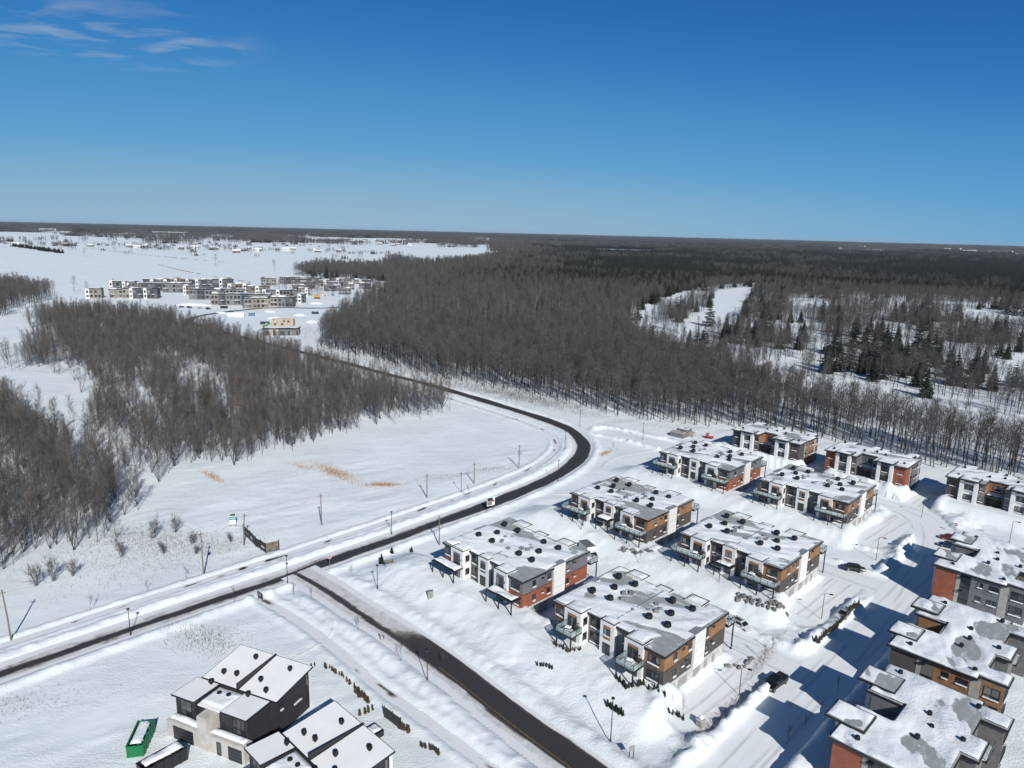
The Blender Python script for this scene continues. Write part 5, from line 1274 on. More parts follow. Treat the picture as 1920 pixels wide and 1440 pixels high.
# ------------------------------------------------------------------ vehicles
def paint(name, c, metal=0.3): return plain(name, c, 0.28, metal, var=0.04, spec=0.6)
M_TYRE = plain('black tyre rubber', (0.015, 0.015, 0.015), 0.8); M_RIM = plain('alloy rim', (0.35, 0.35, 0.36), 0.35, 0.7)
M_LAMP = plain('headlight lens', (0.6, 0.6, 0.58), 0.15, spec=0.7); M_TAIL = plain('tail light lens', (0.35, 0.02, 0.02), 0.25, spec=0.6); M_CARGL = plain('tinted car glass', (0.012, 0.014, 0.016), 0.05, spec=0.8)
def car(x, y, heading, kind, mat, label, z=None, cat='car', snow=False):
    """+x is the front"""
    r_ = empty('parked_car' if kind not in ('pickup', 'van') else ('pickup_truck' if kind == 'pickup' else 'delivery_van'), (x, y, 0.0 if z is None else z), heading, label, cat)
    L, W, hb, hr = {'sedan': (4.6, 1.8, 0.92, 1.42), 'suv': (4.65, 1.88, 1.05, 1.68), 'wagon': (4.75, 1.85, 1.0, 1.55), 'pickup': (5.7, 2.0, 1.2, 1.9), 'van': (6.4, 2.1, 1.3, 2.0)}[kind]
    def ring(xx, w, zb, zt):
        return [(xx, -w * 0.9, zb), (xx, -w, zb + 0.16), (xx, -w, zt - 0.14), (xx, -w * 0.9, zt), (xx, w * 0.9, zt), (xx, w, zt - 0.14), (xx, w, zb + 0.16), (xx, w * 0.9, zb)]
    hw = W / 2
    hood = hb - (0.10 if kind != 'van' else 0.15)
    rear = hb if kind != 'sedan' else hb - 0.02
    st = [(-L / 2, hw * 0.86, 0.42, rear - 0.14), (-L / 2 + 0.22, hw * 0.97, 0.28, rear - 0.02), (-L / 2 + 1.0, hw, 0.26, rear), (0.0, hw, 0.26, hb), (L / 2 - 1.45, hw, 0.26, hb - 0.02), (L / 2 - 0.75, hw * 0.98, 0.27, hood - 0.04), (L / 2 - 0.2, hw * 0.93, 0.30, hood - 0.14), (L / 2, hw * 0.8, 0.40, hood - 0.30)]
    MB().loft([ring(a, b, c, d_) for a, b, c, d_ in st]).build('body', mat, r_, smooth=False)
    cab = {'sedan': (-1.75, -1.05, 0.55, 1.25), 'suv': (-2.2, -1.9, 0.45, 1.15), 'wagon': (-2.25, -1.85, 0.5, 1.2), 'pickup': (-0.95, -0.75, 0.75, 1.35), 'van': (0.9, 0.95, 1.6, 2.2)}[kind]
    a0, a1, b1, b0 = cab; wt = hw * 0.80; wb = hw * 0.93
    gl = MB().loft([[(a0, -wb, hb - 0.03), (b0, -wb, hb - 0.03), (b0, wb, hb - 0.03), (a0, wb, hb - 0.03)], [(a1, -wt, hr - 0.07), (b1, -wt, hr - 0.07), (b1, wt, hr - 0.07), (a1, wt, hr - 0.07)]])
    g_ = gl.build('cabin_glass', M_CARGL, r_)
    rfm = MB().loft([[(a1 - 0.05, -wt - 0.03, hr - 0.07), (b1 + 0.06, -wt - 0.03, hr - 0.07), (b1 + 0.06, wt + 0.03, hr - 0.07), (a1 - 0.05, wt + 0.03, hr - 0.07)], [(a1 + 0.1, -wt + 0.1, hr), (b1 - 0.1, -wt + 0.1, hr), (b1 - 0.1, wt - 0.1, hr), (a1 + 0.1, wt - 0.1, hr)]])
    rf_ = rfm.build('roof', mat, r_)
    for s_ in (-1, 1):
        pm = MB()
        pm.tube((b0 - 0.03, s_ * wb, hb - 0.03), (b1 + 0.03, s_ * wt, hr - 0.06), 0.045, k=4); pm.tube((a0 + 0.03, s_ * wb, hb - 0.03), (a1 - 0.03, s_ * wt, hr - 0.06), 0.06, k=4)
        mx_ = (a1 + b1) / 2; pm.tube((mx_, s_ * (wb + 0.005), hb - 0.03), (mx_, s_ * (wt + 0.005), hr - 0.06), 0.04, k=4)
        pm.build('pillar', mat, r_)
        MB().box(b0 - 0.28, b0 - 0.10, s_ * (hw + 0.10) - 0.10, s_ * (hw + 0.10) + 0.10, hb - 0.02, hb + 0.15).build('wing_mirror', mat, r_)
        MB().box(L / 2 - 0.22, L / 2 - 0.03, s_ * hw * 0.68 - 0.17, s_ * hw * 0.68 + 0.17, hood - 0.36, hood - 0.20).build('headlight', M_LAMP, r_)
        MB().box(-L / 2 - 0.02, -L / 2 + 0.1, s_ * hw * 0.74 - 0.13, s_ * hw * 0.74 + 0.13, rear - 0.40, rear - 0.18).build('tail_light', M_TAIL, r_)
        for wx in (L / 2 - 0.95, -L / 2 + 0.95):
            rw = 0.34 if kind in ('sedan', 'wagon') else 0.38
            t_ = MB().tube((wx, s_ * (hw - 0.20), rw), (wx, s_ * (hw + 0.015), rw), rw, k=14).build('wheel', M_TYRE, r_)
            MB().tube((wx, s_ * (hw + 0.016), rw), (wx, s_ * (hw + 0.03), rw), rw * 0.62, k=10).build('rim', M_RIM, t_)
    MB().box(L / 2 - 0.06, L / 2 + 0.015, -hw * 0.42, hw * 0.42, hood - 0.42, hood - 0.24).build('grille', M_BLACK, r_)
    if kind in ('suv', 'wagon'):
        for s_ in (-1, 1): MB().box(a1 + 0.2, b1 - 0.2, s_ * wt * 0.86 - 0.03, s_ * wt * 0.86 + 0.03, hr + 0.001, hr + 0.08).build('roof_rail', M_BLACK, rf_)
        if kind == 'wagon': MB().box(a1 + 0.5, b1 - 0.3, -wt * 0.55, wt * 0.55, hr + 0.002, hr + 0.03).build('sunroof', M_CARGL, rf_)
    if kind == 'pickup':
        MB().box(-L / 2 + 0.15, a0 - 0.06, -hw * 0.86, hw * 0.86, hb - 0.02, hb + 0.07).build('bed_cover', M_BLACK, r_)
    if kind == 'van':
        MB().box(-L / 2 + 0.02, 0.85, -1.12, 1.12, 0.75, 3.0).build('cargo_box', M_WHITE, r_)
        MB().box(-L / 2, 0.87, -1.14, 1.14, 3.001, 3.06).build('cargo_roof', plain('dark grey box roof', (0.13, 0.14, 0.15), 0.6), r_)
    return r_
P_WHITE = paint('white car paint', (0.66, 0.66, 0.65), 0.0); P_SILVER = paint('silver car paint', (0.42, 0.43, 0.44)); P_BLACK = paint('black car paint', (0.012, 0.014, 0.017)); P_DARK = paint('dark grey car paint', (0.035, 0.037, 0.036)); P_RED = paint('red car paint', (0.24, 0.015, 0.02)); P_BLUE = paint('dark blue car paint', (0.02, 0.04, 0.10))
def hd(dx, dy): return math.atan2(dy, dx)
car(45.9, 126.2, hd(2.3, -3.0), 'wagon', P_WHITE, 'white estate car with a dark glass roof beside the nearest apartment building')
car(68.4, 131.0, hd(-1, -0.96), 'suv', P_SILVER, 'silver SUV driving down the snowy street below the street lamp')
car(46.2, 108.0, hd(-1, -0.86), 'pickup', P_BLACK, 'black pickup truck on the snowy street in the lower right', cat='truck')
car(80.0, 151.4, hd(1, -0.35), 'sedan', P_DARK, 'dark grey saloon car parked against a snow bank', z=0.35)
car(113.2, 170.2, hd(-1, 0.75), 'sedan', P_RED, 'red car parked behind the orange brick courtyard building', z=0.1)
car(110.2, 165.6, hd(-1, 0.75), 'sedan', P_BLUE, 'dark blue car in shade beside the red car', z=0.1)
car(19.2, 155.4, hd(0.45, -1), 'van', P_WHITE, 'white delivery van with a box body behind the grey and orange apartment building', cat='van')

for k_, (x, y) in enumerate(((-300, 640), (-292, 638), (-281, 634), (-272, 631), (-245, 612))):
    car(x, y, 0.3, 'suv' if k_ % 2 else 'sedan', [P_DARK, P_BLACK, P_SILVER, P_BLACK, P_BLUE][k_], '%s of the five tiny cars along the distant road before the estate' % ['leftmost', 'second from left', 'middle', 'fourth from left', 'rightmost'][k_])
# dumpster and covered skip beside the duplex
def skip(cx, cy, rz, L, W, h, mat, label, fill, name, cat):
    r_ = empty(name, (cx, cy, gz(cx, cy) - 0.1), rz, label, cat)
    t = 0.12
    MB().box(-L / 2, L / 2, -W / 2, W / 2, 0, 0.15).build('floor', mat, r_)
    for nm, a in (('side_wall', (-L / 2, L / 2, -W / 2, -W / 2 + t)), ('side_wall', (-L / 2, L / 2, W / 2 - t, W / 2)), ('end_wall', (-L / 2, -L / 2 + t, -W / 2 + t + .002, W / 2 - t - .002)), ('end_wall', (L / 2 - t, L / 2, -W / 2 + t + .002, W / 2 - t - .002))):
        MB().box(*a, 0.151, h).build(nm, mat, r_)
    for k in range(int(L / 1.1)):
        for s_ in (-1, 1):
            yy = s_ * (W / 2 + 0.05); MB().box(-L / 2 + 0.5 + k * 1.1, -L / 2 + 0.65 + k * 1.1, yy - 0.048, yy + 0.048, 0.1, h - 0.05).build('rib', mat, r_)
    rm = MB()
    for a in ((-L / 2 - .05, L / 2 + .05, -W / 2 - .05, -W / 2 + t + .05), (-L / 2 - .05, L / 2 + .05, W / 2 - t - .05, W / 2 + .05)): rm.box(*a, h + .002, h + .10)
    rm.build('rim', mat, r_)
    f_ = snow_sheet(r_, [(-L / 2 + t, -W / 2 + t), (L / 2 - t, -W / 2 + t), (L / 2 - t, W / 2 - t), (-L / 2 + t, W / 2 - t)], h * fill, int(L * 10), 1.0, 0.5, 0.3, 0.01, name='snow_fill')
    gg = np.random.default_rng(int(L * 7))
    for k in range(16):
        px, py = gg.uniform(-L / 2 + .6, L / 2 - .6), gg.uniform(-W / 2 + .4, W / 2 - .4); s_ = gg.uniform(0.15, 0.4)
        o_ = MB().box(-s_, s_, -s_ * 0.4, s_ * 0.4, 0, 0.25).build('scrap', [M_PLY, M_CONC, M_BLACK, M_BLUEC][k % 4], r_, loc=(px, py, h * fill + 0.12)); o_.rotation_euler = (gg.normal(0, .3), gg.normal(0, .3), gg.uniform(0, 3))
    return r_
skip(-53.2, 90.6, hd(-0.2, 1), 5.6, 2.3, 1.9, M_GREEN, 'green dumpster filled with snow and scrap left of the duplex', 0.82, 'dumpster', 'dumpster')
skip(-47.8, 86.0, hd(0.62, 0.78), 6.0, 2.4, 2.0, M_BLACK, 'black skip topped with snow and rubble in front of the duplex', 0.96, 'skip', 'skip')

# ------------------------------------------------------------------ lamps, poles, wires
M_POLE = plain('dark lamp post', (0.03, 0.031, 0.033), 0.5, 0.3); M_WOODPOLE = plain('weathered pole wood', (0.20, 0.165, 0.125), 0.85, var=0.2, scale=1)
M_LENS = plain('lamp lens', (0.5, 0.5, 0.48), 0.3)
def lamp_straight(x, y, h, label):
    r_ = empty('street_lamp', (x, y, gz(x, y)), 0, label, 'street lamp', 'straight street lamps')
    MB().tube((0, 0, -0.4), (0, 0, h), 0.085, 0.055, 8).build('pole', M_POLE, r_)
    MB().tube((0, 0, -0.3), (0, 0, 0.5), 0.14, 0.12, 8).build('base', M_POLE, r_)
    hd_ = MB().tube((0, 0, h), (0, 0, h + 0.14), 0.30, 0.26, 10).build('lamp_head', M_POLE, r_)
    MB().tube((0, 0, h - 0.14), (0, 0, h - 0.002), 0.13, 0.22, 8).build('lens', M_LENS, hd_)
def lamp_arm(x, y, h, a, label):
    r_ = empty('street_lamp', (x, y, gz(x, y)), a, label, 'street lamp', 'street lamps with a side arm')
    MB().tube((0, 0, -0.6), (0, 0, h), 0.075, 0.05, 8).build('pole', M_POLE, r_)
    MB().path([(0, 0, h - 0.1), (0.25, 0, h + 0.08), (1.1, 0, h + 0.02)], [0.045, 0.04, 0.035]).build('arm', M_POLE, r_)
    hd_ = MB().box(0.9, 1.6, -0.17, 0.17, h - 0.10, h + 0.05).build('lamp_head', M_POLE, r_)
    MB().box(1.0, 1.5, -0.12, 0.12, h - 0.13, h - 0.101).build('lens', M_LENS, hd_)
for x, y, h, lb in ((-69.6, 118.5, 5.4, 'street lamp on the snowy verge of the main road, leftmost'), (-46.7, 138.4, 6.3, 'street lamp at the road junction by the footpath'), (-13.1, 106.5, 5.6, 'street lamp on the left verge of the side road'), (16.1, 93.1, 7.4, 'tall street lamp at the bottom between side road and nearest building'),
                    (-27.1, 136.0, 5.3, 'street lamp on the bank between side road and snowy lawn'), (-14.0, 194.9, 5.6, 'street lamp left of the main road below the bend'), (14.8, 206.7, 6.6, 'street lamp right of the main road below the bend'), (19.0, 237.8, 6.4, 'street lamp inside the road bend'),
                    (26.9, 268.0, 6.6, 'street lamp above the road bend'), (1.9, 290.0, 6.0, 'street lamp on the far side of the main road past the bend'), (49.1, 253.9, 6.6, 'street lamp near the grey service hut'), (-29.2, 165.6, 6.0, 'street lamp on the verge beyond the junction')):
    lamp_straight(x, y, h, lb)
for x, y, h, a, lb in ((114.3, 185.0, 5.6, -0.2, 'armed street lamp near the right-hand courtyard building'), (127.4, 168.6, 6.0, -0.4, 'armed street lamp at the right edge of the picture'), (88.0, 157.5, 5.8, -0.2, 'armed street lamp near the dark grey saloon car'),
                       (63.5, 130.2, 5.6, -0.2, 'armed street lamp at the clipped hedge'), (39.2, 105.2, 5.2, -0.3, 'armed street lamp on the bank beside the black pickup truck'), (18.1, 165.6, 6.6, 2.6, 'armed street lamp above the delivery van'), (45.2, 139.6, 6.2, 2.6, 'armed street lamp before the boulder wall building')):
    lamp_arm(x, y, h, a, lb)
POLES = [(-90.0, 116.0, 10.2, 'wooden utility pole at the left edge by the main road'), (-66.0, 141.7, 9.9, 'wooden utility pole with a grey transformer by the main road'), (-63.0, 157.0, 8.0, 'leaning wooden pole behind the black hoarding'), (-47.9, 170.0, 8.5, 'wooden utility pole right of the black hoarding'),
         (-23.4, 190.5, 7.2, 'thin wooden pole beside the snowy field'), (-10.7, 203.1, 6.6, 'thin wooden pole below the road bend'), (2.9, 218.4, 7.8, 'wooden pole with a cable loop inside the road bend'), (-16.7, 160.0, 7.5, 'wooden pole with a cable coil behind the grey and orange building')]
for i, (x, y, h, lb) in enumerate(POLES):
    r_ = empty('utility_pole', (x, y, gz(x, y)), 0.3, lb, 'pole', 'wooden utility poles')
    lean = 0.35 if i == 2 else (-0.25 if i == 0 else 0.0)
    MB().path([(0, 0, -0.5), (lean * 0.5, 0, h / 2), (lean * 1.6, 0, h)], [0.16, 0.14, 0.11], 7).build('post', M_WOODPOLE, r_)
    MB().box(lean * 1.6 - 0.5, lean * 1.6 + 0.5, -0.06, 0.06, h - 0.7, h - 0.58).build('crossarm', M_WOODPOLE, r_)
    if i == 1: MB().tube((0.3, -0.2, h - 3.2), (0.3, -0.2, h - 2.3), 0.26, k=10).build('transformer', M_METAL, r_)
    if i in (6, 7):
        pts = [(0.1 + 0.62 * math.sin(t), -0.16, h - 2.6 + 0.62 * math.cos(t)) for t in [2 * math.pi * k / 14 for k in range(15)]]
        MB().path(pts, [0.06] * 15, 5).build('cable_coil', M_BLACK if i == 6 else M_WOODPOLE, r_)
for a, b in ((0, 1), (1, 2), (2, 3), (3, 4), (4, 5), (5, 6)):
    xa_, ya_, ha, _ = POLES[a]; xb_, yb_, hb_, _ = POLES[b]; za, zb_ = gz(xa_, ya_) + ha - 0.5, gz(xb_, yb_) + hb_ - 0.5
    pts = [(xa_ + (xb_ - xa_) * t, ya_ + (yb_ - ya_) * t, za + (zb_ - za) * t - 1.1 * 4 * t * (1 - t)) for t in np.linspace(0, 1, 9)]
    w_ = MB().path(pts, [0.012] * 9, 4).build('overhead_wire', M_BLACK)
    tag(w_, 'thin overhead wire from the pole %s' % ['at the left edge', 'with the transformer', 'leaning behind the hoarding', 'right of the hoarding', 'beside the field', 'below the bend'][a], 'wire', 'overhead wires')

# ------------------------------------------------------------------ signs
M_TEAL = plain('teal sign band', (0.05, 0.30, 0.25), 0.5); M_SIGNW = plain('white sign face', (0.72, 0.73, 0.73), 0.5); M_SIGNR = plain('red sign face', (0.40, 0.04, 0.04), 0.45); M_PIC = plain('sign picture', (0.15, 0.13, 0.105), 0.6, var=0.8, scale=2.2)
r_ = empty('totem_sign', (-69.7, 167.7, gz(-69.7, 167.7)), 0.25, 'white totem sign with a teal band standing in the snowy field', 'sign')
MB().box(-0.75, 0.75, -0.1, 0.1, 0.5, 3.6).build('panel', M_SIGNW, r_)
for px in (-0.6, 0.6): MB().box(px - 0.06, px + 0.06, -0.05, 0.05, -0.4, 0.499).build('post', M_POLE, r_)
b_ = MB().box(-0.76, 0.76, -0.115, -0.101, 1.75, 2.65).build('teal_band', M_TEAL, r_)
for k in range(6): MB().box(-0.55 + k * 0.19, -0.42 + k * 0.19, -0.125, -0.116, 2.1, 2.34).build('letter', M_SIGNW, b_)
MB().box(-0.68, 0.68, -0.115, -0.101, 2.8, 3.5).build('picture', M_PIC, r_)
r_ = empty('hoarding', (-60, 157, 0), 0, 'black advertising hoarding in an angled row beside the main road', 'hoarding')
hp = [(-65.3, 163.0), (-62.4, 159.6), (-59.9, 156.4), (-58.2, 155.0), (-56.4, 153.2), (-53.9, 154.9)]
for k, (a, b) in enumerate(zip(hp[:-1], hp[1:])):
    z0 = gz(*a); dx, dy = b[0] - a[0], b[1] - a[1]; L_ = math.hypot(dx, dy); an = math.atan2(dy, dx)
    p_ = MB().box(0.05, L_ - 0.05, -0.05, 0.05, 0.3, 2.5 - 0.2 * (k == 2)).build('panel', M_PIC if k == 4 else M_POLE, r_, loc=(a[0] + 60, a[1] - 157, z0), rot=(0, 0, an))
    if k in (1, 3):
        for q in range(3): MB().box(0.4 + q * 0.55, 0.75 + q * 0.55, -0.065, -0.051, 1.0, 1.45).build('white_picture', M_SIGNW, p_)
    elif k == 0:
        MB().box(0.3, L_ - 0.6, -0.064, -0.051, 1.2, 1.28).build('text_line', M_SIGNW, p_)
for a in hp:
    MB().box(-0.08, 0.08, -0.08, 0.08, -0.4, 2.7).build('post', M_POLE, r_, loc=(a[0] + 60, a[1] - 157, gz(*a)))
def board(x, y, rz, w, h, z0, face, label, extra=None):
    r_ = empty('sign_board', (x, y, gz(x, y)), rz, label, 'sign')
    p_ = MB().box(-w / 2, w / 2, -0.05, 0.05, z0, z0 + h).build('panel', face, r_)
    for px in (-w / 2 + 0.12, w / 2 - 0.12): MB().box(px - 0.05, px + 0.05, 0.051, 0.15, -0.5, z0 + h * 0.9).build('post', M_POLE, r_)
    for nm, m_, a in (extra or []): MB().box(a[0], a[1], -0.065, -0.051, a[2], a[3]).build(nm, m_, p_)
    return r_
board(-50.4, 132.2, -0.7, 1.7, 1.3, 0.6, M_POLE, 'small black notice board at the start of the footpath', [('text_line', M_SIGNW, (-0.6, 0.6, 1.5, 1.56)), ('text_line', M_SIGNW, (-0.6, 0.4, 1.25, 1.30)), ('text_line', M_SIGNW, (-0.6, 0.5, 1.0, 1.05))])
board(-5.0, 182.4, 0.55, 2.4, 2.5, 1.2, M_SIGNW, 'white and red advertising board on two legs beside the main road', [('picture', M_PIC, (-1.1, 0.3, 1.4, 2.4)), ('red_block', M_SIGNR, (0.4, 1.0, 2.2, 2.8)), ('dark_block', M_POLE, (-1.1, 0.6, 2.5, 3.5))])
board(18.6, 89.2, 0.3, 0.9, 0.9, 1.2, M_METAL, 'grey street sign on a post at the bottom, near the side road')
board(-23.0, 118.9, 0.2, 0.9, 0.5, 1.1, M_METAL, 'small grey sign on the left verge of the side road')
def stop_sign(x, y, rz, label, h=2.6):
    r_ = empty('stop_sign', (x, y, gz(x, y)), rz, label, 'sign', 'red stop signs')
    MB().tube((0, 0.06, -0.4), (0, 0.06, h + 0.3), 0.04, k=6).build('post', M_METAL, r_)
    oc = lambda s_: [(s_ * math.cos(R(22.5 + 45 * k)), s_ * math.sin(R(22.5 + 45 * k))) for k in range(8)]
    f_ = MB().loft([[(a, 0.0, h + b) for a, b in oc(0.46)], [(a, -0.03, h + b) for a, b in oc(0.46)]]).build('border', M_SIGNW, r_)
    MB().loft([[(a, -0.031, h + b) for a, b in oc(0.40)], [(a, -0.04, h + b) for a, b in oc(0.40)]]).build('face', M_SIGNR, f_)
    for k, wd in enumerate((0.1, 0.1, 0.1, 0.1)): MB().box(-0.26 + k * 0.14, -0.17 + k * 0.14, -0.05, -0.041, h - 0.1, h + 0.1).build('letter', M_SIGNW, f_)
stop_sign(-39.8, 146.6, 0.3, 'red octagonal stop sign at the junction of side road and main road')
stop_sign(117.1, 174.5, -0.6, 'red octagonal sign beyond the red parked car')
r_ = empty('utility_cabinet', (-15.6, 132.1, gz(-15.6, 132.1)), 0.3, 'grey green utility cabinet on the snowy lawn', 'cabinet')
MB().box(-0.55, 0.55, -0.45, 0.45, -0.3, 1.35).build('cabinet', plain('grey green cabinet', (0.24, 0.27, 0.25), 0.5), r_); MB().box(-0.58, 0.58, -0.48, 0.48, 1.352, 1.45).build('lid', M_METAL, r_)
MB().box(-0.02, 0.02, -0.47, -0.452, 0.0, 1.3).build('door_seam', M_BLACK, r_)
r_ = empty('stone_pillar', (30.8, 97.5, gz(30.8, 97.5) - 0.6), 0.6, 'pale stone gate pillar sticking out of the snow bank near the street', 'pillar')
MB().box(-0.5, 0.5, -0.5, 0.5, -1, 1.6).build('shaft', M_STONE, r_); MB().box(-0.6, 0.6, -0.6, 0.6, 1.602, 1.8).build('cap', M_CONC, r_); snow_sheet(r_, [(-.6, -.6), (.6, -.6), (.6, .6), (-.6, .6)], 1.81, 4, 1, 0.5, 0.2, 0.02, name='snow')
# service hut
r_ = empty('service_hut', (62.2, 259.0, gz(62.2, 262)), R(-42), 'small grey service hut with stacked panels at the forest edge', 'hut')
MB().box(-2.2, 3.4, 0.0, 2.6, -0.4, 1.6).build('front_block', M_GREYP, r_); MB().box(-1.0, 3.4, 2.62, 6.5, -0.4, 2.7).build('rear_block', M_GREYBRICK, r_); MB().box(3.42, 5.2, 4.0, 6.2, -0.4, 1.8).build('side_box', M_STONE, r_)
for k in range(4): MB().box(-2.1 + k * 1.35, -0.85 + k * 1.35, 0.1, 2.5, 1.602, 1.95 + 0.12 * (k % 2)).build('slab', M_STONE, r_)
snow_sheet(r_, [(-1.0, 2.62), (3.4, 2.62), (3.4, 6.5), (-1, 6.5)], 2.71, 5, 0.95, 0.3, 0.3, 0.02, name='snow')
r_ = empty('garden_swing', (-26.4, 145.6, gz(-26.4, 145.6)), 0.5, 'half buried bench swing on the snowy lawn near the junction', 'bench')
MB().box(-1.0, 1.0, -0.2, 0.2, 0.45, 0.52).build('seat', M_WOODPOLE, r_); MB().box(-1.0, 1.0, 0.22, 0.28, 0.5, 1.0).build('backrest', M_WOODPOLE, r_)
for sx in (-0.95, 0.95): MB().tube((sx, -0.5, -0.3), (sx, 0, 1.1), 0.04).tube((sx, 0.5, -0.3), (sx, 0, 1.1), 0.04).build('leg', M_POLE, r_)
r_ = empty('garden_fence', (-18.8, 97.6, gz(-18.8, 97.6)), hd(2.9, -2.6), 'black privacy fence screen behind the lower duplex', 'fence')
for k in range(9): MB().box(0.02 + k * 0.44, 0.45 + k * 0.44, -0.03, 0.03, -0.3, 1.9).build('board', M_BLACK, r_)
for k in (0, 2, 4): MB().box(k * 1.0 - 0.06, k * 1.0 + 0.06, 0.031, 0.14, -0.4, 2.0).build('post', M_BLACK, r_)
r_ = empty('hot_tub', (-19.6, 93.4, gz(-19.6, 93.4)), R(-44), 'black square hot tub with snowy cover behind the lower duplex', 'hot tub')
MB().box(-1.1, 1.1, -1.1, 1.1, -0.2, 0.95).build('tub', M_BLACK, r_); snow_sheet(r_, [(-1.1, -1.1), (1.1, -1.1), (1.1, 1.1), (-1.1, 1.1)], 0.96, 3, 1, 0.5, 0.25, 0.05, name='snow_cover'); MB().box(-1.15, 1.15, -1.15, 1.15, 0.952, 0.958).build('lid', M_BLACK, r_)

# ------------------------------------------------------------------ boulder walls and steps
M_BOULD = plain('grey boulder', (0.17, 0.165, 0.16), 0.85, var=0.3, scale=1.2, rand=0.25, bump=0.4)
def boulder(seed):
    g_ = np.random.default_rng(seed); mb = MB(); rings = []
    for z_, s_ in ((0, 0.75), (0.2, 1.0), (0.55, 0.95), (0.8, 0.6)):
        rings.append([(0.62 * s_ * math.cos(t) * g_.uniform(0.8, 1.2), 0.42 * s_ * math.sin(t) * g_.uniform(0.8, 1.2), z_ + g_.normal(0, 0.03)) for t in [2 * math.pi * k / 7 for k in range(7)]])
    return mb.loft(rings).mesh('boulder', M_BOULD)
BOULD = [boulder(600 + i) for i in range(5)]
def boulder_wall(ax, ay, local, label, layers=2, seed=1):
    r_ = empty('boulder_wall', (ax, ay, 0), A45, label, 'wall', 'grey boulder retaining walls')
    g_ = np.random.default_rng(seed); c_, s_ = math.cos(A45), math.sin(A45)
    for (lx0, ly0), (lx1, ly1) in zip(local[:-1], local[1:]):
        L_ = math.hypot(lx1 - lx0, ly1 - ly0); n = max(2, int(L_ / 1.05))
        for k in range(n):
            for ly in range(layers):
                if g_.random() < 0.22: continue
                t = (k + 0.5 * (ly % 2) + 0.3) / n; px = lx0 + (lx1 - lx0) * t + g_.normal(0, 0.18); py = ly0 + (ly1 - ly0) * t + 0.55 * ly + g_.normal(0, 0.18)
                z_ = gz(ax + px * c_ - py * s_, ay + px * s_ + py * c_)
                o_ = link('boulder', BOULD[g_.integers(5)], r_, (px, py, z_ - 0.42 + 0.1 * ly), (g_.normal(0, 0.15), g_.normal(0, 0.15), g_.uniform(0, 6)))
                sc_ = g_.uniform(0.7, 1.15); o_.scale = (sc_, sc_, sc_)
boulder_wall(38.6, 150.6, [(17.5, -5.6), (21, -5.4), (25.2, -4.8), (27.2, -2.0)], 'wide wall of grey boulders at the front corner of a brown building', 3, 1)
boulder_wall(15.5, 174.2, [(20.5, -5.6), (25.0, -5.0), (27.5, -2.0)], 'wall of grey boulders above the delivery van drive', 2, 2)
boulder_wall(8.2, 119.0, [(25.6, 17.0), (28.2, 20.0), (28.0, 23.5)], 'short curve of grey boulders near the white estate car', 2, 3)
r_ = empty('garden_steps', (0, 0, 0), 0, 'curved snowy steps climbing to the brown building beside the bend', 'steps')
SP = catmull([(19.0, 157.6), (20.2, 161.0), (21.3, 163.8), (22.6, 166.0), (24.2, 167.6)], 0.75)
for k in range(len(SP) - 1):
    a, b = SP[k], SP[k + 1]; an = math.atan2(b[1] - a[1], b[0] - a[0]); z_ = 0.25 + 2.6 * k / len(SP)
    MB().box(-0.36, 0.36, -0.8, 0.8, -0.6, 0.0).build('step', M_BOULD, r_, loc=(a[0], a[1], z_), rot=(0, 0, an))
    MB().box(-0.36, 0.2, -0.78, 0.78, 0.002, 0.07).build('step_snow', M_ROOFSNOW, r_, loc=(a[0], a[1], z_), rot=(0, 0, an))

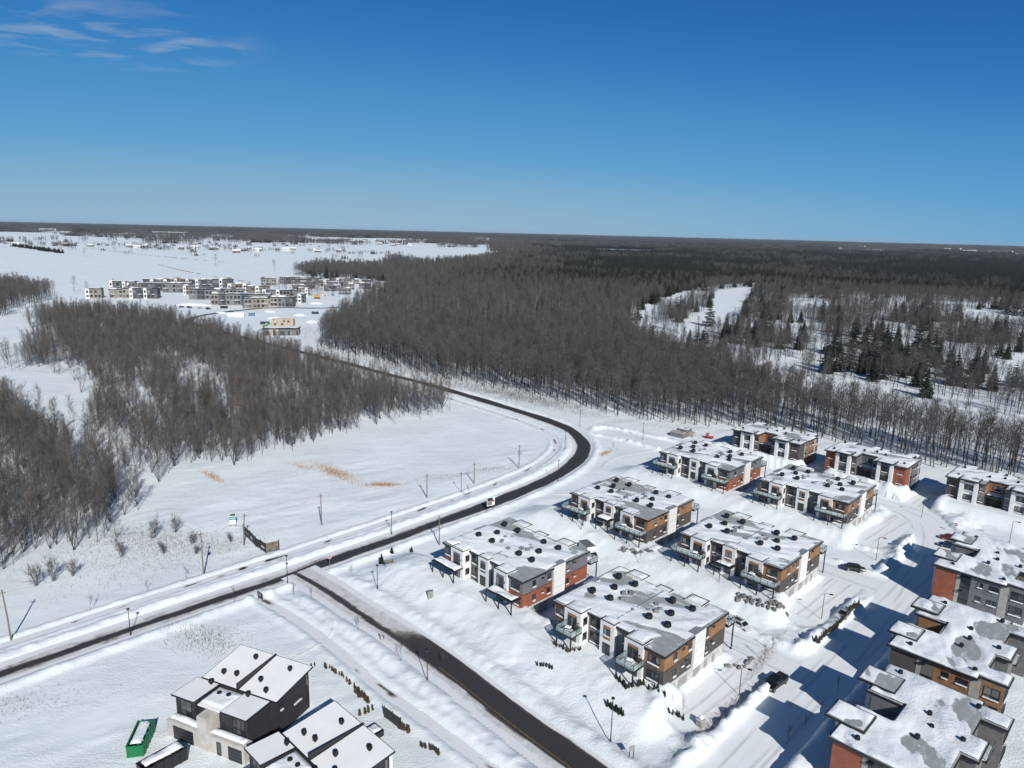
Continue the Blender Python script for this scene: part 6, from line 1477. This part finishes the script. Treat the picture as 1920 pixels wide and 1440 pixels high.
# ------------------------------------------------------------------ person clearing snow
def person(x, y, rz, label):
    z_ = gz(x, y)
    r_ = empty('person', (x, y, z_), rz, label, 'person')
    def skin(name, V, E_, rad, mat):
        me = bpy.data.meshes.new(name); me.from_pydata(V, E_, []); me.materials.append(mat)
        o_ = link(name, me, r_); o_.modifiers.new('skin', 'SKIN'); ss = o_.modifiers.new('sub', 'SUBSURF'); ss.levels = 1; ss.render_levels = 1
        for i, q in enumerate(rad): me.skin_vertices[0].data[i].radius = (q, q)
        me.skin_vertices[0].data[0].use_root = True
        return o_
    V = [(0, 0, 0.95), (0.02, 0, 1.15), (0.06, 0, 1.40), (0.07, 0, 1.50), (0.10, 0, 1.60), (0.11, 0, 1.70),
         (0.02, 0.10, 0.88), (0.08, 0.12, 0.48), (0.0, 0.13, 0.08), (0.14, 0.13, 0.04), (0.0, -0.10, 0.88), (0.02, -0.13, 0.48), (-0.10, -0.14, 0.08), (0.04, -0.15, 0.04),
         (0.06, 0.20, 1.40), (0.14, 0.26, 1.14), (0.36, 0.20, 1.05), (0.42, 0.18, 1.04), (0.06, -0.20, 1.40), (0.16, -0.26, 1.16), (0.36, -0.16, 1.16), (0.42, -0.13, 1.17)]
    E_ = [(0, 1), (1, 2), (2, 3), (3, 4), (4, 5), (0, 6), (6, 7), (7, 8), (8, 9), (0, 10), (10, 11), (11, 12), (12, 13), (2, 14), (14, 15), (15, 16), (16, 17), (2, 18), (18, 19), (19, 20), (20, 21)]
    rad = [0.15, 0.14, 0.14, 0.06, 0.10, 0.085, 0.10, 0.075, 0.055, 0.05, 0.10, 0.075, 0.055, 0.05, 0.075, 0.055, 0.042, 0.04, 0.075, 0.055, 0.042, 0.04]
    for s_, w_, base in ((1, 17, (0.42, 0.18, 1.04)), (-1, 21, (0.42, -0.13, 1.17))):
        for f_, (dx, dy, l_) in enumerate(((0.07, 0.03, 0.9), (0.08, 0.01, 1.0), (0.08, -0.01, 0.95), (0.07, -0.03, 0.8), (0.02, 0.05 * -s_, 0.7))):
            n = len(V); V.append((base[0] + dx * 0.6 * l_, base[1] + dy, base[2] - 0.01)); V.append((base[0] + dx * l_, base[1] + dy, base[2] - 0.05)); E_ += [(w_, n), (n, n + 1)]; rad += [0.012, 0.010]
    skin('body', V, E_, rad, plain('dark trousers and skin', (0.05, 0.045, 0.06), 0.8))
    skin('jacket', [(0.0, 0, 0.84), (0.02, 0, 1.12), (0.06, 0, 1.38), (0.06, 0.20, 1.39), (0.14, 0.26, 1.14), (0.33, 0.21, 1.06), (0.06, -0.20, 1.39), (0.16, -0.26, 1.16), (0.33, -0.17, 1.16)],
         [(0, 1), (1, 2), (2, 3), (3, 4), (4, 5), (2, 6), (6, 7), (7, 8)], [0.175, 0.165, 0.165, 0.095, 0.075, 0.06, 0.095, 0.075, 0.06], plain('plum jacket', (0.14, 0.03, 0.09), 0.8))
    MB().loft([[(0.10 + s_ * math.cos(t), s_ * math.sin(t), z2) for t in [k * math.pi / 4 for k in range(8)]] for s_, z2 in ((0.11, 1.66), (0.12, 1.72), (0.09, 1.80), (0.03, 1.83))]).build('hat', plain('plum hat', (0.10, 0.03, 0.08), 0.9), r_, smooth=True)
    s2 = empty('snow_shovel', (x, y, z_), rz, 'snow shovel held by the person on the steps', 'shovel')
    MB().tube((0.30, -0.15, 1.30), (0.85, 0.25, 0.25), 0.018).build('handle', M_WOODPOLE, s2); MB().box(0.72, 1.02, 0.02, 0.48, 0.02, 0.30).build('blade', M_BLUEC, s2)
person(18.4, 157.0, 0.8, 'person in a plum jacket standing at the foot of the curved steps')

# ------------------------------------------------------------------ small planting
M_CEDAR = plain('bronzed cedar foliage', (0.075, 0.060, 0.030), 0.85, var=0.3, rand=0.25); M_HEDGE = plain('dark brown hedge twigs', (0.060, 0.048, 0.034), 0.85, var=0.3, rand=0.3); M_CEDG = plain('dark green foliage', (0.028, 0.036, 0.022), 0.85, var=0.3, rand=0.25)
def cedar(seed):
    T, C = conifer(seed, 1.7, 0.36, 12, 8, 0.0)
    return T, C
CED = [cedar(700 + i) for i in range(3)]
CED_B = [split('cedar', c, M_BARK, M_CEDAR) for c in CED]; CED_G = [split('cedar', c, M_BARK, M_CEDG) for c in CED]
gg = np.random.default_rng(3)
def plants(name, pts, parts, lo, hi, label, cat, group, zoff=-0.1):
    for x, y in pts:
        o_ = empty(name, (x, y, gz(x, y) + zoff), gg.uniform(0, 6), label, cat, group); s_ = gg.uniform(lo, hi) * (0.72 if name == 'cedar_shrub' else 1.0); o_.scale = (s_ * gg.uniform(0.7, 1.1), s_ * gg.uniform(0.7, 1.1), s_)
        p_ = parts[gg.integers(len(parts))]; link('stem', p_[0], o_); link('foliage', p_[1], o_)
def along(a, b, n, j=0.12): return [(a[0] + (b[0] - a[0]) * k / max(1, n - 1) + gg.normal(0, j), a[1] + (b[1] - a[1]) * k / max(1, n - 1) + gg.normal(0, j)) for k in range(n)]
plants('cedar_shrub', along((-33.9, 110.2), (-33.3, 110.6), 2) + along((-31.3, 110.2), (-27.9, 107.7), 8) + along((-27.4, 107.0), (-25.2, 104.6), 4), CED_B, 0.6, 0.95, 'bronzed cedar shrub in the hedge between duplex and footpath', 'shrub', 'cedar hedge along the footpath')
plants('cedar_shrub', along((-24.7, 103.7), (-21.9, 100.7), 8), CED_B, 0.95, 1.25, 'tall bronzed cedar in the thickest stretch of the footpath hedge', 'shrub', 'thick cedar hedge')
plants('cedar_shrub', along((-22.6, 97.9), (-20.8, 99.1), 4, 0.05), CED_B, 0.9, 1.15, 'bronzed cedar in the short cross row beside the black fence screen', 'shrub', 'short cedar row')
plants('cedar_shrub', along((-16.2, 95.4), (-14.6, 94.2), 4), CED_B, 0.9, 1.15, 'bronzed cedar just right of the black fence screen', 'shrub', 'cedars by the fence')
plants('cedar_shrub', along((-12.3, 91.6), (-9.4, 90.0), 7), CED_B, 0.7, 1.0, 'bronzed cedar in the bottom hedge below the footpath', 'shrub', 'bottom cedar hedge')
plants('cedar_shrub', along((5.6, 110.0), (8.1, 108.8), 6, 0.06), CED_G, 0.65, 0.9, 'dark cedar in the row of six on the slope before the nearest building', 'shrub', 'upper slope cedars')
plants('cedar_shrub', along((16.4, 99.6), (18.6, 97.4), 8, 0.06), CED_G, 0.85, 1.15, 'dark cedar in the row by the tall bottom lamp', 'shrub', 'lower slope cedars')
plants('cedar_shrub', along((8.8, 114.2), (10.6, 112.2), 6) + along((10.8, 112.0), (13.2, 112.6), 6), CED_B, 0.55, 0.9, 'cedar edging the left patio of the nearest apartment building', 'shrub', 'left patio hedge')
plants('cedar_shrub', along((18.6, 105.0), (19.6, 102.2), 6) + along((20.2, 102.4), (22.6, 103.4), 6), CED_G, 0.7, 1.1, 'dark cedar edging the right patio of the nearest apartment building', 'shrub', 'right patio hedge')
plants('cedar_shrub', along((23.6, 102.2), (28.6, 98.6), 12, 0.2), CED_G, 0.6, 0.95, 'dark cedar below the end wall of the nearest apartment building', 'shrub', 'end wall hedge')
# clipped hedge on the bank beside the street
hb = [pq(-43.6, 125 + 0.62 * k) for k in range(36)]
plants('hedge_shrub', hb, [split('hedge', c, M_BARK, M_HEDGE) for c in CED], 0.5, 0.85, 'brown clipped shrub in the long hedge beside the snowy street', 'shrub', 'long street hedge', 0.05)
SPR = [split('spruce', conifer(720 + i, 2.6, 0.8, 11, 9, 0.3), M_BARK, M_NEEDLE) for i in range(2)]
for (x, y), s_, lb in zip([(-27.3, 154.8), (-22.8, 155.6), (-28.5, 148.2)], (0.6, 0.6, 0.9), ('small spruce on the lawn, left of its twin near the main road', 'small spruce on the lawn, right of its twin near the main road', 'larger dark spruce beside the half buried bench swing')):
    plants('spruce_tree', [(x, y)], SPR, s_, s_ + 0.05, lb, 'tree', 'lawn spruces')
# saplings
SAP = [split('sapling', bare_tree(740 + i, 3.4, 0.35, 0.16, 10, 3, 4, 0.035, 0.8, 0.018, 0.5), M_BARK, M_TWIG) for i in range(4)]
SAPL = [(-81.8, 126.6, 'bare sapling left of the leftmost street lamp above the main road'), (-74.7, 134.3, 'bare sapling below the pole with the transformer, left one'), (-69.1, 140.4, 'bare sapling beside the pole with the transformer'), (-44.0, 133.6, 'bare sapling right of the junction lamp'), (-55.1, 130.9, 'bare sapling left of the black notice board'), (-39.8, 132.1, 'bare sapling between footpath and side road near the junction'),
        (-27.8, 120.8, 'bushy sapling between footpath and side road'), (-34.0, 142.9, 'bare sapling on the bank right of the stop sign'), (-18.5, 111.6, 'bare sapling by the left lamp of the side road'), (-10.8, 111.1, 'bare sapling right of the side road on the bank'), (-11.6, 190.0, 'bare sapling above the advertising board'), (49.2, 117.6, 'sapling on the tip of the snow bank near the white estate car'),
        (56.1, 106.3, 'sapling in building shade right of the black pickup truck'), (46.8, 96.8, 'sapling in building shade below the black pickup truck'), (42.9, 93.7, 'reddish sapling on the snow bank at the bottom right'), (46.8, 115.0, 'thin sapling on the bank above the black pickup truck'), (28.4, 99.3, 'sapling by the stone gate pillar'), (20.0, 246.0, 'sapling inside the road bend'), (36.0, 240.0, 'sapling right of the road bend'), (30.0, 150.0, 'sapling on the slope by the delivery van'), (28.5, 155.5, 'sapling on the slope between van and boulders')]
for x, y, lb in SAPL: plants('sapling', [(x, y)], SAP, 0.75, 1.15, lb, 'tree', 'bare saplings')
# shrubs by the left wood
SHR = [split('shrub', bare_tree(760 + i, 2.6, 0.05, 0.28, 20, 5, 5, 0.03, 0.35, 0.02, 0.5, stems=5), M_BARK, M_TWIGR) for i in range(3)]
for (x, y), s_, lb in zip([(-96.1, 138), (-98.5, 136), (-93.8, 140.5), (-85.7, 159.8), (-82.0, 163.1), (-75.5, 157.3), (-66.8, 158.8), (-88.5, 150.0), (-79.5, 152.0), (-72.0, 152.0)], (2.0, 1.8, 1.5, 1.9, 1.5, 1.2, 1.0, 1.5, 1.1, 0.9),
        ('biggest of the dark shrubs below the left wood', 'dark shrub left of the biggest one below the left wood', 'dark shrub right of the biggest one below the left wood', 'tall shrub at the corner of the left wood', 'shrub just right of the corner of the left wood', 'low shrub midway between wood corner and transformer pole', 'low shrub near the transformer pole', 'shrub at the foot of the left wood', 'lone low shrub below the wood corner', 'lone low shrub above the main road pole')):
    plants('bare_shrub', [(x, y)], SHR, s_, s_ * 1.1, lb, 'shrub', 'bare shrubs by the left wood')
# dry reeds and weeds: stuff
def tufts(name, zones, mat, label, n, hgt=0.9, seed=1):
    g_ = np.random.default_rng(seed); V = []; F = []
    for (cx, cy, rx, ry, an, wt) in zones:
        for k in range(int(n * wt)):
            a, b = g_.normal(0, 0.5, 2); x_ = cx + a * rx * math.cos(an) - b * ry * math.sin(an); y_ = cy + a * rx * math.sin(an) + b * ry * math.cos(an)
            V.append((x_, y_)); 
    V = np.array(V); Z = ground_z(V[:, 0], V[:, 1]); n_ = len(V)
    a = g_.uniform(0, 6.28, n_); w = g_.uniform(0.015, 0.035, n_); h = hgt * g_.uniform(0.5, 1.2, n_); lx, ly = g_.normal(0, 0.22, (2, n_)) * hgt
    P0 = np.stack([V[:, 0] - w * np.cos(a), V[:, 1] - w * np.sin(a), Z - 0.05], 1); P1 = np.stack([V[:, 0] + w * np.cos(a), V[:, 1] + w * np.sin(a), Z - 0.05], 1); P2 = np.stack([V[:, 0] + lx, V[:, 1] + ly, Z + h], 1)
    VV = np.stack([P0, P1, P2], 1).reshape(-1, 3); FF = np.arange(3 * n_).reshape(-1, 3)
    tag(link(name, np_mesh(name, VV, FF, mat)), label, 'weeds', kind='stuff')
M_REED = plain('tan dry reeds', (0.42, 0.26, 0.13), 0.8, var=0.2, scale=0.5); M_WEED = plain('grey brown weeds', (0.20, 0.165, 0.13), 0.8, var=0.2, scale=0.5)
tufts('dry_reeds', [(-54, 209, 11, 3.2, -0.75, 1.6), (-37.6, 199.5, 6, 1.6, 0.2, 0.8), (-89.5, 203.3, 8, 1.6, -0.75, 0.5), (33.0, 236, 4, 1.0, 0.9, 0.3), (-66, 214, 6, 2, -0.6, 0.25)], M_REED, 'tan dry reeds standing out of the snowy field', 900, 1.2, 1)
tufts('dry_weeds', [(-55, 117.5, 9, 4.5, -0.4, 1.0), (-84, 158, 22, 8, -0.1, 3.2), (-76, 150, 26, 10, 0.7, 1.6), (-12, 213, 24, 3, 0.55, 0.8), (-30, 215, 60, 24, 0.3, 0.8), (-95, 148, 18, 7, 0.4, 0.9), (-70, 190, 40, 20, 0.2, 0.4), (-82, 97, 14, 4, 0.3, 0.5), (-2, 282, 30, 6, -0.7, 0.6), (38, 285, 30, 5, -0.5, 0.6), (75, 271, 40, 4, -0.2, 0.6), (36, 101, 14, 1.4, 0.78, 0.9), (47, 116, 10, 1.2, 0.9, 0.5)], M_WEED, 'thin dry weeds poking through the snow', 1300, 0.6, 2)
tufts('young_thicket', [(-15, 335, 50, 12, -0.75, 1.2), (10, 312, 34, 9, -0.7, 1.2), (-60, 380, 50, 10, -0.78, 1.0), (-125, 490, 60, 30, -0.9, 1.0)], M_TWIGR, 'reddish young thicket between road and forest edge', 1500, 3.2, 3)

# conifers on the golf course, each one
FIR_P = [split('fir', c, M_BARK, M_NEEDLE) for c in FIRS + PINES]
GC = [(163.9, 544.9), (173.0, 546.4), (187.0, 511.0), (212.0, 364.3), (221.9, 401.0), (223.6, 417.4), (269.1, 406.7), (274.1, 407.4), (202.2, 338.9), (241.8, 499.8), (244.0, 488.5), (275.9, 530.0), (261.8, 480.0), (277.6, 482.3), (264.4, 440.3), (198.9, 414.3), (199.1, 398.2), (213.9, 520.3), (164.9, 595.0), (239.4, 653.2), (319.2, 712.1), (287.6, 662.6), (354.8, 493.3), (379.1, 546.2), (207.2, 399.2), (214, 404), (228, 396), (236, 420), (252, 470), (268, 455)]
for i, (x, y) in enumerate(GC):
    o_ = empty('conifer_tree', (x, y, 0), gg.uniform(0, 6), 'dark conifer standing among bare trees on the snowy golf course', 'tree', 'golf course conifers'); s_ = gg.uniform(0.95, 1.4); o_.scale = (s_, s_, s_)
    p_ = FIR_P[gg.integers(4) if i < 9 else gg.integers(7)]; link('trunk', p_[0], o_); link('crown', p_[1], o_)
# lone trees in the far field, a hedgerow, ditch banks and scattered far houses
MIDP = [split('field tree', t_, M_BARK, M_TWIG) for t_ in MID_TREE]
for (x, y), s_, lb in zip([(-551, 1321), (-399, 1192), (-911, 1520), (-890, 1673), (-1144, 1979), (-825, 2042), (-470, 760), (-446, 742), (-425, 760)], (1.25, 1.1, 1.0, 0.7, 1.0, 0.9, 1.0, 0.8, 0.9),
        ('tallest lone bare tree in the open far field', 'lone bare tree right of the tallest one in the far field', 'lone small tree at the left of the far field by the ditch', 'small round tree by the far ditch', 'lone tree near the far houses on the left', 'lone tree near the middle of the far field edge', 'leftmost bare tree beside the estate', 'middle bare tree beside the left end of the estate', 'bare tree behind the left townhouses of the estate')):
    p_ = MIDP[gg.integers(6)]; o_ = empty('bare_tree', (x, y, 0), gg.uniform(0, 6), lb, 'tree', 'lone field trees'); o_.scale = (s_ * 1.25, s_ * 1.25, s_); link('trunk', p_[0], o_); link('crown', p_[1], o_)
hx, hy = [], []
tx, ty = RNG.uniform(-300, -150, 150), RNG.uniform(770, 960, 150); k_ = fbm(tx / 30, ty / 30, 13, 2) > 0.5
scatter('estate_trees', 'mid', np.column_stack([tx, ty, 0 * tx])[k_], RNG.integers(0, 6, k_.sum()), sizes(k_.sum(), 18, 0.4, 0.75), 'bare trees among the far houses of the estate', 'trees')
lx, ly = [], []
for q in range(17):
    y0 = 1750 + 260 * q + RNG.uniform(-90, 90); a0 = RNG.uniform(-0.66, -0.35); a1 = a0 + RNG.uniform(0.08, 0.35); n_ = int((a1 - a0) * y0 / 16)
    t = np.linspace(a0, a1, n_); keep_ = fbm(t * 60 + q * 7, t * 0, 19 + q, 2) > (0.62 if y0 < 2200 else 0.46)
    lx.append((y0 * t)[keep_] + RNG.normal(0, 5, keep_.sum())); ly.append(np.full(keep_.sum(), y0) + RNG.normal(0, 7, keep_.sum()) + 120 * (t[keep_] - a0))
lx = np.concatenate(lx); ly = np.concatenate(ly)
scatter('field_tree_lines', 'clump', np.column_stack([lx, ly, 0 * lx]), RNG.integers(0, 6, len(lx)), sizes(len(lx), 19, 0.3, 0.7), 'thin dark tree lines between the far fields', 'trees')
for k in range(150):
    t = RNG.random(); hx.append(-1381 + 346 * t + RNG.normal(0, 4)); hy.append(1987 - 346 * t + RNG.normal(0, 4))
scatter('field_hedgerow', 'fir', np.column_stack([hx, hy, np.zeros(150)]), RNG.integers(0, 4, 150), sizes(150, 15, 0.5, 0.75), 'dark evergreen hedgerow along the left of the far field', 'hedgerow')
tx = RNG.uniform(-2000, -350, 420); ty = 2250 + RNG.normal(0, 120, 420) + 0.12 * tx
k_ = fbm(tx / 120, ty / 200, 88, 2) > 0.45
scatter('far_field_trees', 'clump', np.column_stack([tx, ty, 0 * tx])[k_], RNG.integers(0, 5, k_.sum()), sizes(k_.sum(), 16, 0.35, 0.8), 'scattered trees round the far farmhouses', 'trees')
M_DITCH = plain('dry ditch grass', (0.27, 0.22, 0.17), 0.9, var=0.5, scale=0.02)
for pts, lb in (([(-640, 1290), (-520, 1130), (-346, 937)], 'brown ditch line nearer the estate'), ([(-1190, 1994), (-840, 1650), (-575, 1420)], 'brown ditch line crossing the far field')):
    c_ = catmull(pts, 14); seg = []
    for k in range(len(c_) - 1):
        if RNG.random() < 0.55: seg.append(k)
    mb = MB()
    for k in seg:
        a, b = c_[k], c_[k + 1]; mb.tube((a[0], a[1], 0.1), (b[0], b[1], 0.1), 0.9, 0.7, 5)
    tag(mb.build('ditch_grass', M_DITCH), lb, 'grass', kind='stuff')
def far_house(x, y, w, d_, h, rz, mw_, label):
    r_ = empty('farmhouse', (x, y, 0), rz, label, 'house', 'far farmhouses')
    MB().box(-w / 2, w / 2, -d_ / 2, d_ / 2, -0.5, h).build('wall', mw_, r_)
    MB().loft([[(-w / 2 - .4, -d_ / 2 - .4, h), (w / 2 + .4, -d_ / 2 - .4, h), (w / 2 + .4, d_ / 2 + .4, h), (-w / 2 - .4, d_ / 2 + .4, h)], [(-w / 2 - .4, -0.1, h + d_ * 0.3), (w / 2 + .4, -0.1, h + d_ * 0.3), (w / 2 + .4, 0.1, h + d_ * 0.3), (-w / 2 - .4, 0.1, h + d_ * 0.3)]]).build('roof', M_ROOFSNOW, r_)
    for u in np.arange(-w / 2 + 1.5, w / 2 - 1.5, 3.5): MB().box(u, u + 1.3, -d_ / 2 - 0.06, -d_ / 2 - 0.002, 1.0, h - 0.8).build('window', M_GLASS, r_)
for k in range(46):
    if k < 26: x = RNG.uniform(-1800, -450); y = 2200 + RNG.normal(0, 130) + 0.1 * x
    else: x = RNG.uniform(-1100, 250); y = RNG.uniform(3000, 4300)
    far_house(x, y, RNG.uniform(12, 26), 10, RNG.uniform(4, 7), RNG.uniform(-0.6, 0.6), [M_TGREY[2], M_WHITE, M_TGREY[3], M_TGREY[0]][k % 4], 'small far farmhouse with a snowy roof beyond the open field' if k < 26 else 'tiny far house of the village near the horizon')

# ------------------------------------------------------------------ tracks pressed into the snow
def track(name, pts, half):
    c_ = catmull(pts, 0.6); c_ = c_ + np.stack([0.25 * (fbm(np.arange(len(c_)) / 14.0, np.zeros(len(c_)), 3, 2) - 0.5)] * 2, 1)
    d_ = np.gradient(c_, axis=0); d_ /= np.linalg.norm(d_, axis=1)[:, None]; nn = np.stack([d_[:, 1], -d_[:, 0]], 1)
    V = []; prof = ((-1.25, 0.02), (-0.95, 0.16), (-0.55, 0.03), (-0.2, 0.10), (0.2, 0.10), (0.55, 0.03), (0.95, 0.16), (1.25, 0.02))
    for u, zz in prof:
        p_ = c_ + nn * half * u; V.append(np.column_stack([p_, ground_z(p_[:, 0], p_[:, 1]) + zz * 0.8 - 0.02 + 0.07 * (fbm(p_[:, 0] / 0.7, p_[:, 1] / 0.7, 6, 2) - 0.5)]))
    n_, k_ = len(prof), len(c_); V = np.concatenate(V); i2 = np.arange(n_ * k_).reshape(n_, k_)
    F = np.stack([i2[:-1, :-1].ravel(), i2[:-1, 1:].ravel(), i2[1:, 1:].ravel(), i2[1:, :-1].ravel()], 1)
    tag(link(name, np_mesh(name, V, F, M_PACKED, smooth=True)), kind='structure')
track('snow_track', [(-38, 112), (-34, 117), (-33, 122), (-36, 127)], 0.3)
track('snow_track', [(-12, 133), (-6, 129), (1, 123), (4, 118), (9, 113)], 0.3)
track('snow_track', [(-30, 160), (-24, 152), (-18, 147), (-15.5, 144)], 0.3)
track('snow_track', [(30, 222), (36, 232), (48, 240), (60, 246), (66, 256)], 0.6)
track('snow_track', [(13, 196), (22, 196), (30, 200), (40, 206)], 0.35)
track('snow_track', [(-130, 250), (-150, 275), (-172, 300), (-200, 330), (-240, 350)], 1.2)
# ------------------------------------------------------------------ balcony furniture under snow
g_ = np.random.default_rng(41)
M_WICK = plain('dark outdoor furniture', (0.05, 0.045, 0.04), 0.8, rand=0.3)
def snowy_table(x, y, z, rz, label):
    r_ = empty('patio_table', (x, y, z), rz, label, 'table', 'snow-topped balcony tables')
    MB().box(-0.6, 0.6, -0.4, 0.4, 0.66, 0.72).build('table_top', M_WICK, r_)
    for a in (-0.52, 0.52):
        for b in (-0.33, 0.33): MB().box(a - 0.03, a + 0.03, b - 0.03, b + 0.03, 0, 0.659).build('leg', M_WICK, r_)
    MB().loft([[(-0.58, -0.38, 0.721), (0.58, -0.38, 0.721), (0.58, 0.38, 0.721), (-0.58, 0.38, 0.721)], [(-0.4, -0.25, 0.95), (0.4, -0.22, 0.98), (0.38, 0.24, 0.94), (-0.42, 0.22, 0.96)]]).build('snow', M_ROOFSNOW, r_)
def barbecue(x, y, z, rz, label):
    r_ = empty('barbecue', (x, y, z), rz, label, 'barbecue', 'covered balcony barbecues')
    MB().box(-0.55, 0.55, -0.28, 0.28, 0.0, 0.8).build('cabinet', M_WICK, r_); MB().loft([[(-0.4, -0.3, 0.801), (0.4, -0.3, 0.801), (0.4, 0.3, 0.801), (-0.4, 0.3, 0.801)], [(-0.36, -0.12, 1.15), (0.36, -0.12, 1.15), (0.36, 0.14, 1.15), (-0.36, 0.14, 1.15)]]).build('lid', M_WICK, r_)
def on_building(ax, ay, rz, lx, ly): return ax + lx * math.cos(rz) - ly * math.sin(rz), ay + lx * math.sin(rz) + ly * math.cos(rz)
for ax, ay, rz, nm in ((8.2, 119.0, A45, 'nearest brown building'), (15.5, 174.2, A45, 'brown building by the bend'), (38.6, 150.6, A45, 'brown building above the boulders'), (46.0, 211.6, A45, 'grey and orange building by the hut'), (69.2, 187.9, R(-44), 'brown building below the red brick one')):
    for lx, sd_ in ((5.4, 'left'), (18.8, 'right')):
        x, y = on_building(ax, ay, rz, lx, -1.5); snowy_table(x, y, 5.72, rz + g_.uniform(-0.4, 0.4), 'snow-topped table on the %s balcony of the %s' % (sd_, nm))
        x, y = on_building(ax, ay, rz, lx + 1.2, -0.5); barbecue(x, y, 5.70, rz, 'dark barbecue on the %s balcony of the %s' % (sd_, nm))

# ------------------------------------------------------------------ haze
hz_m = bpy.data.materials.new('haze'); hz_m.use_nodes = True
ht = hz_m.node_tree; ht.nodes.clear()
ho = ht.nodes.new('ShaderNodeOutputMaterial'); pv = ht.nodes.new('ShaderNodeVolumePrincipled')
pv.inputs['Color'].default_value = (0.78, 0.88, 1.0, 1); pv.inputs['Density'].default_value = 2.2e-5; pv.inputs['Anisotropy'].default_value = 0.0
ht.links.new(pv.outputs[0], ho.inputs['Volume'])
tag(box('haze', hz_m, None, -17000, 17000, -1200, 15600, -2.5, 79), 'thin winter haze over the land', 'haze', kind='stuff')
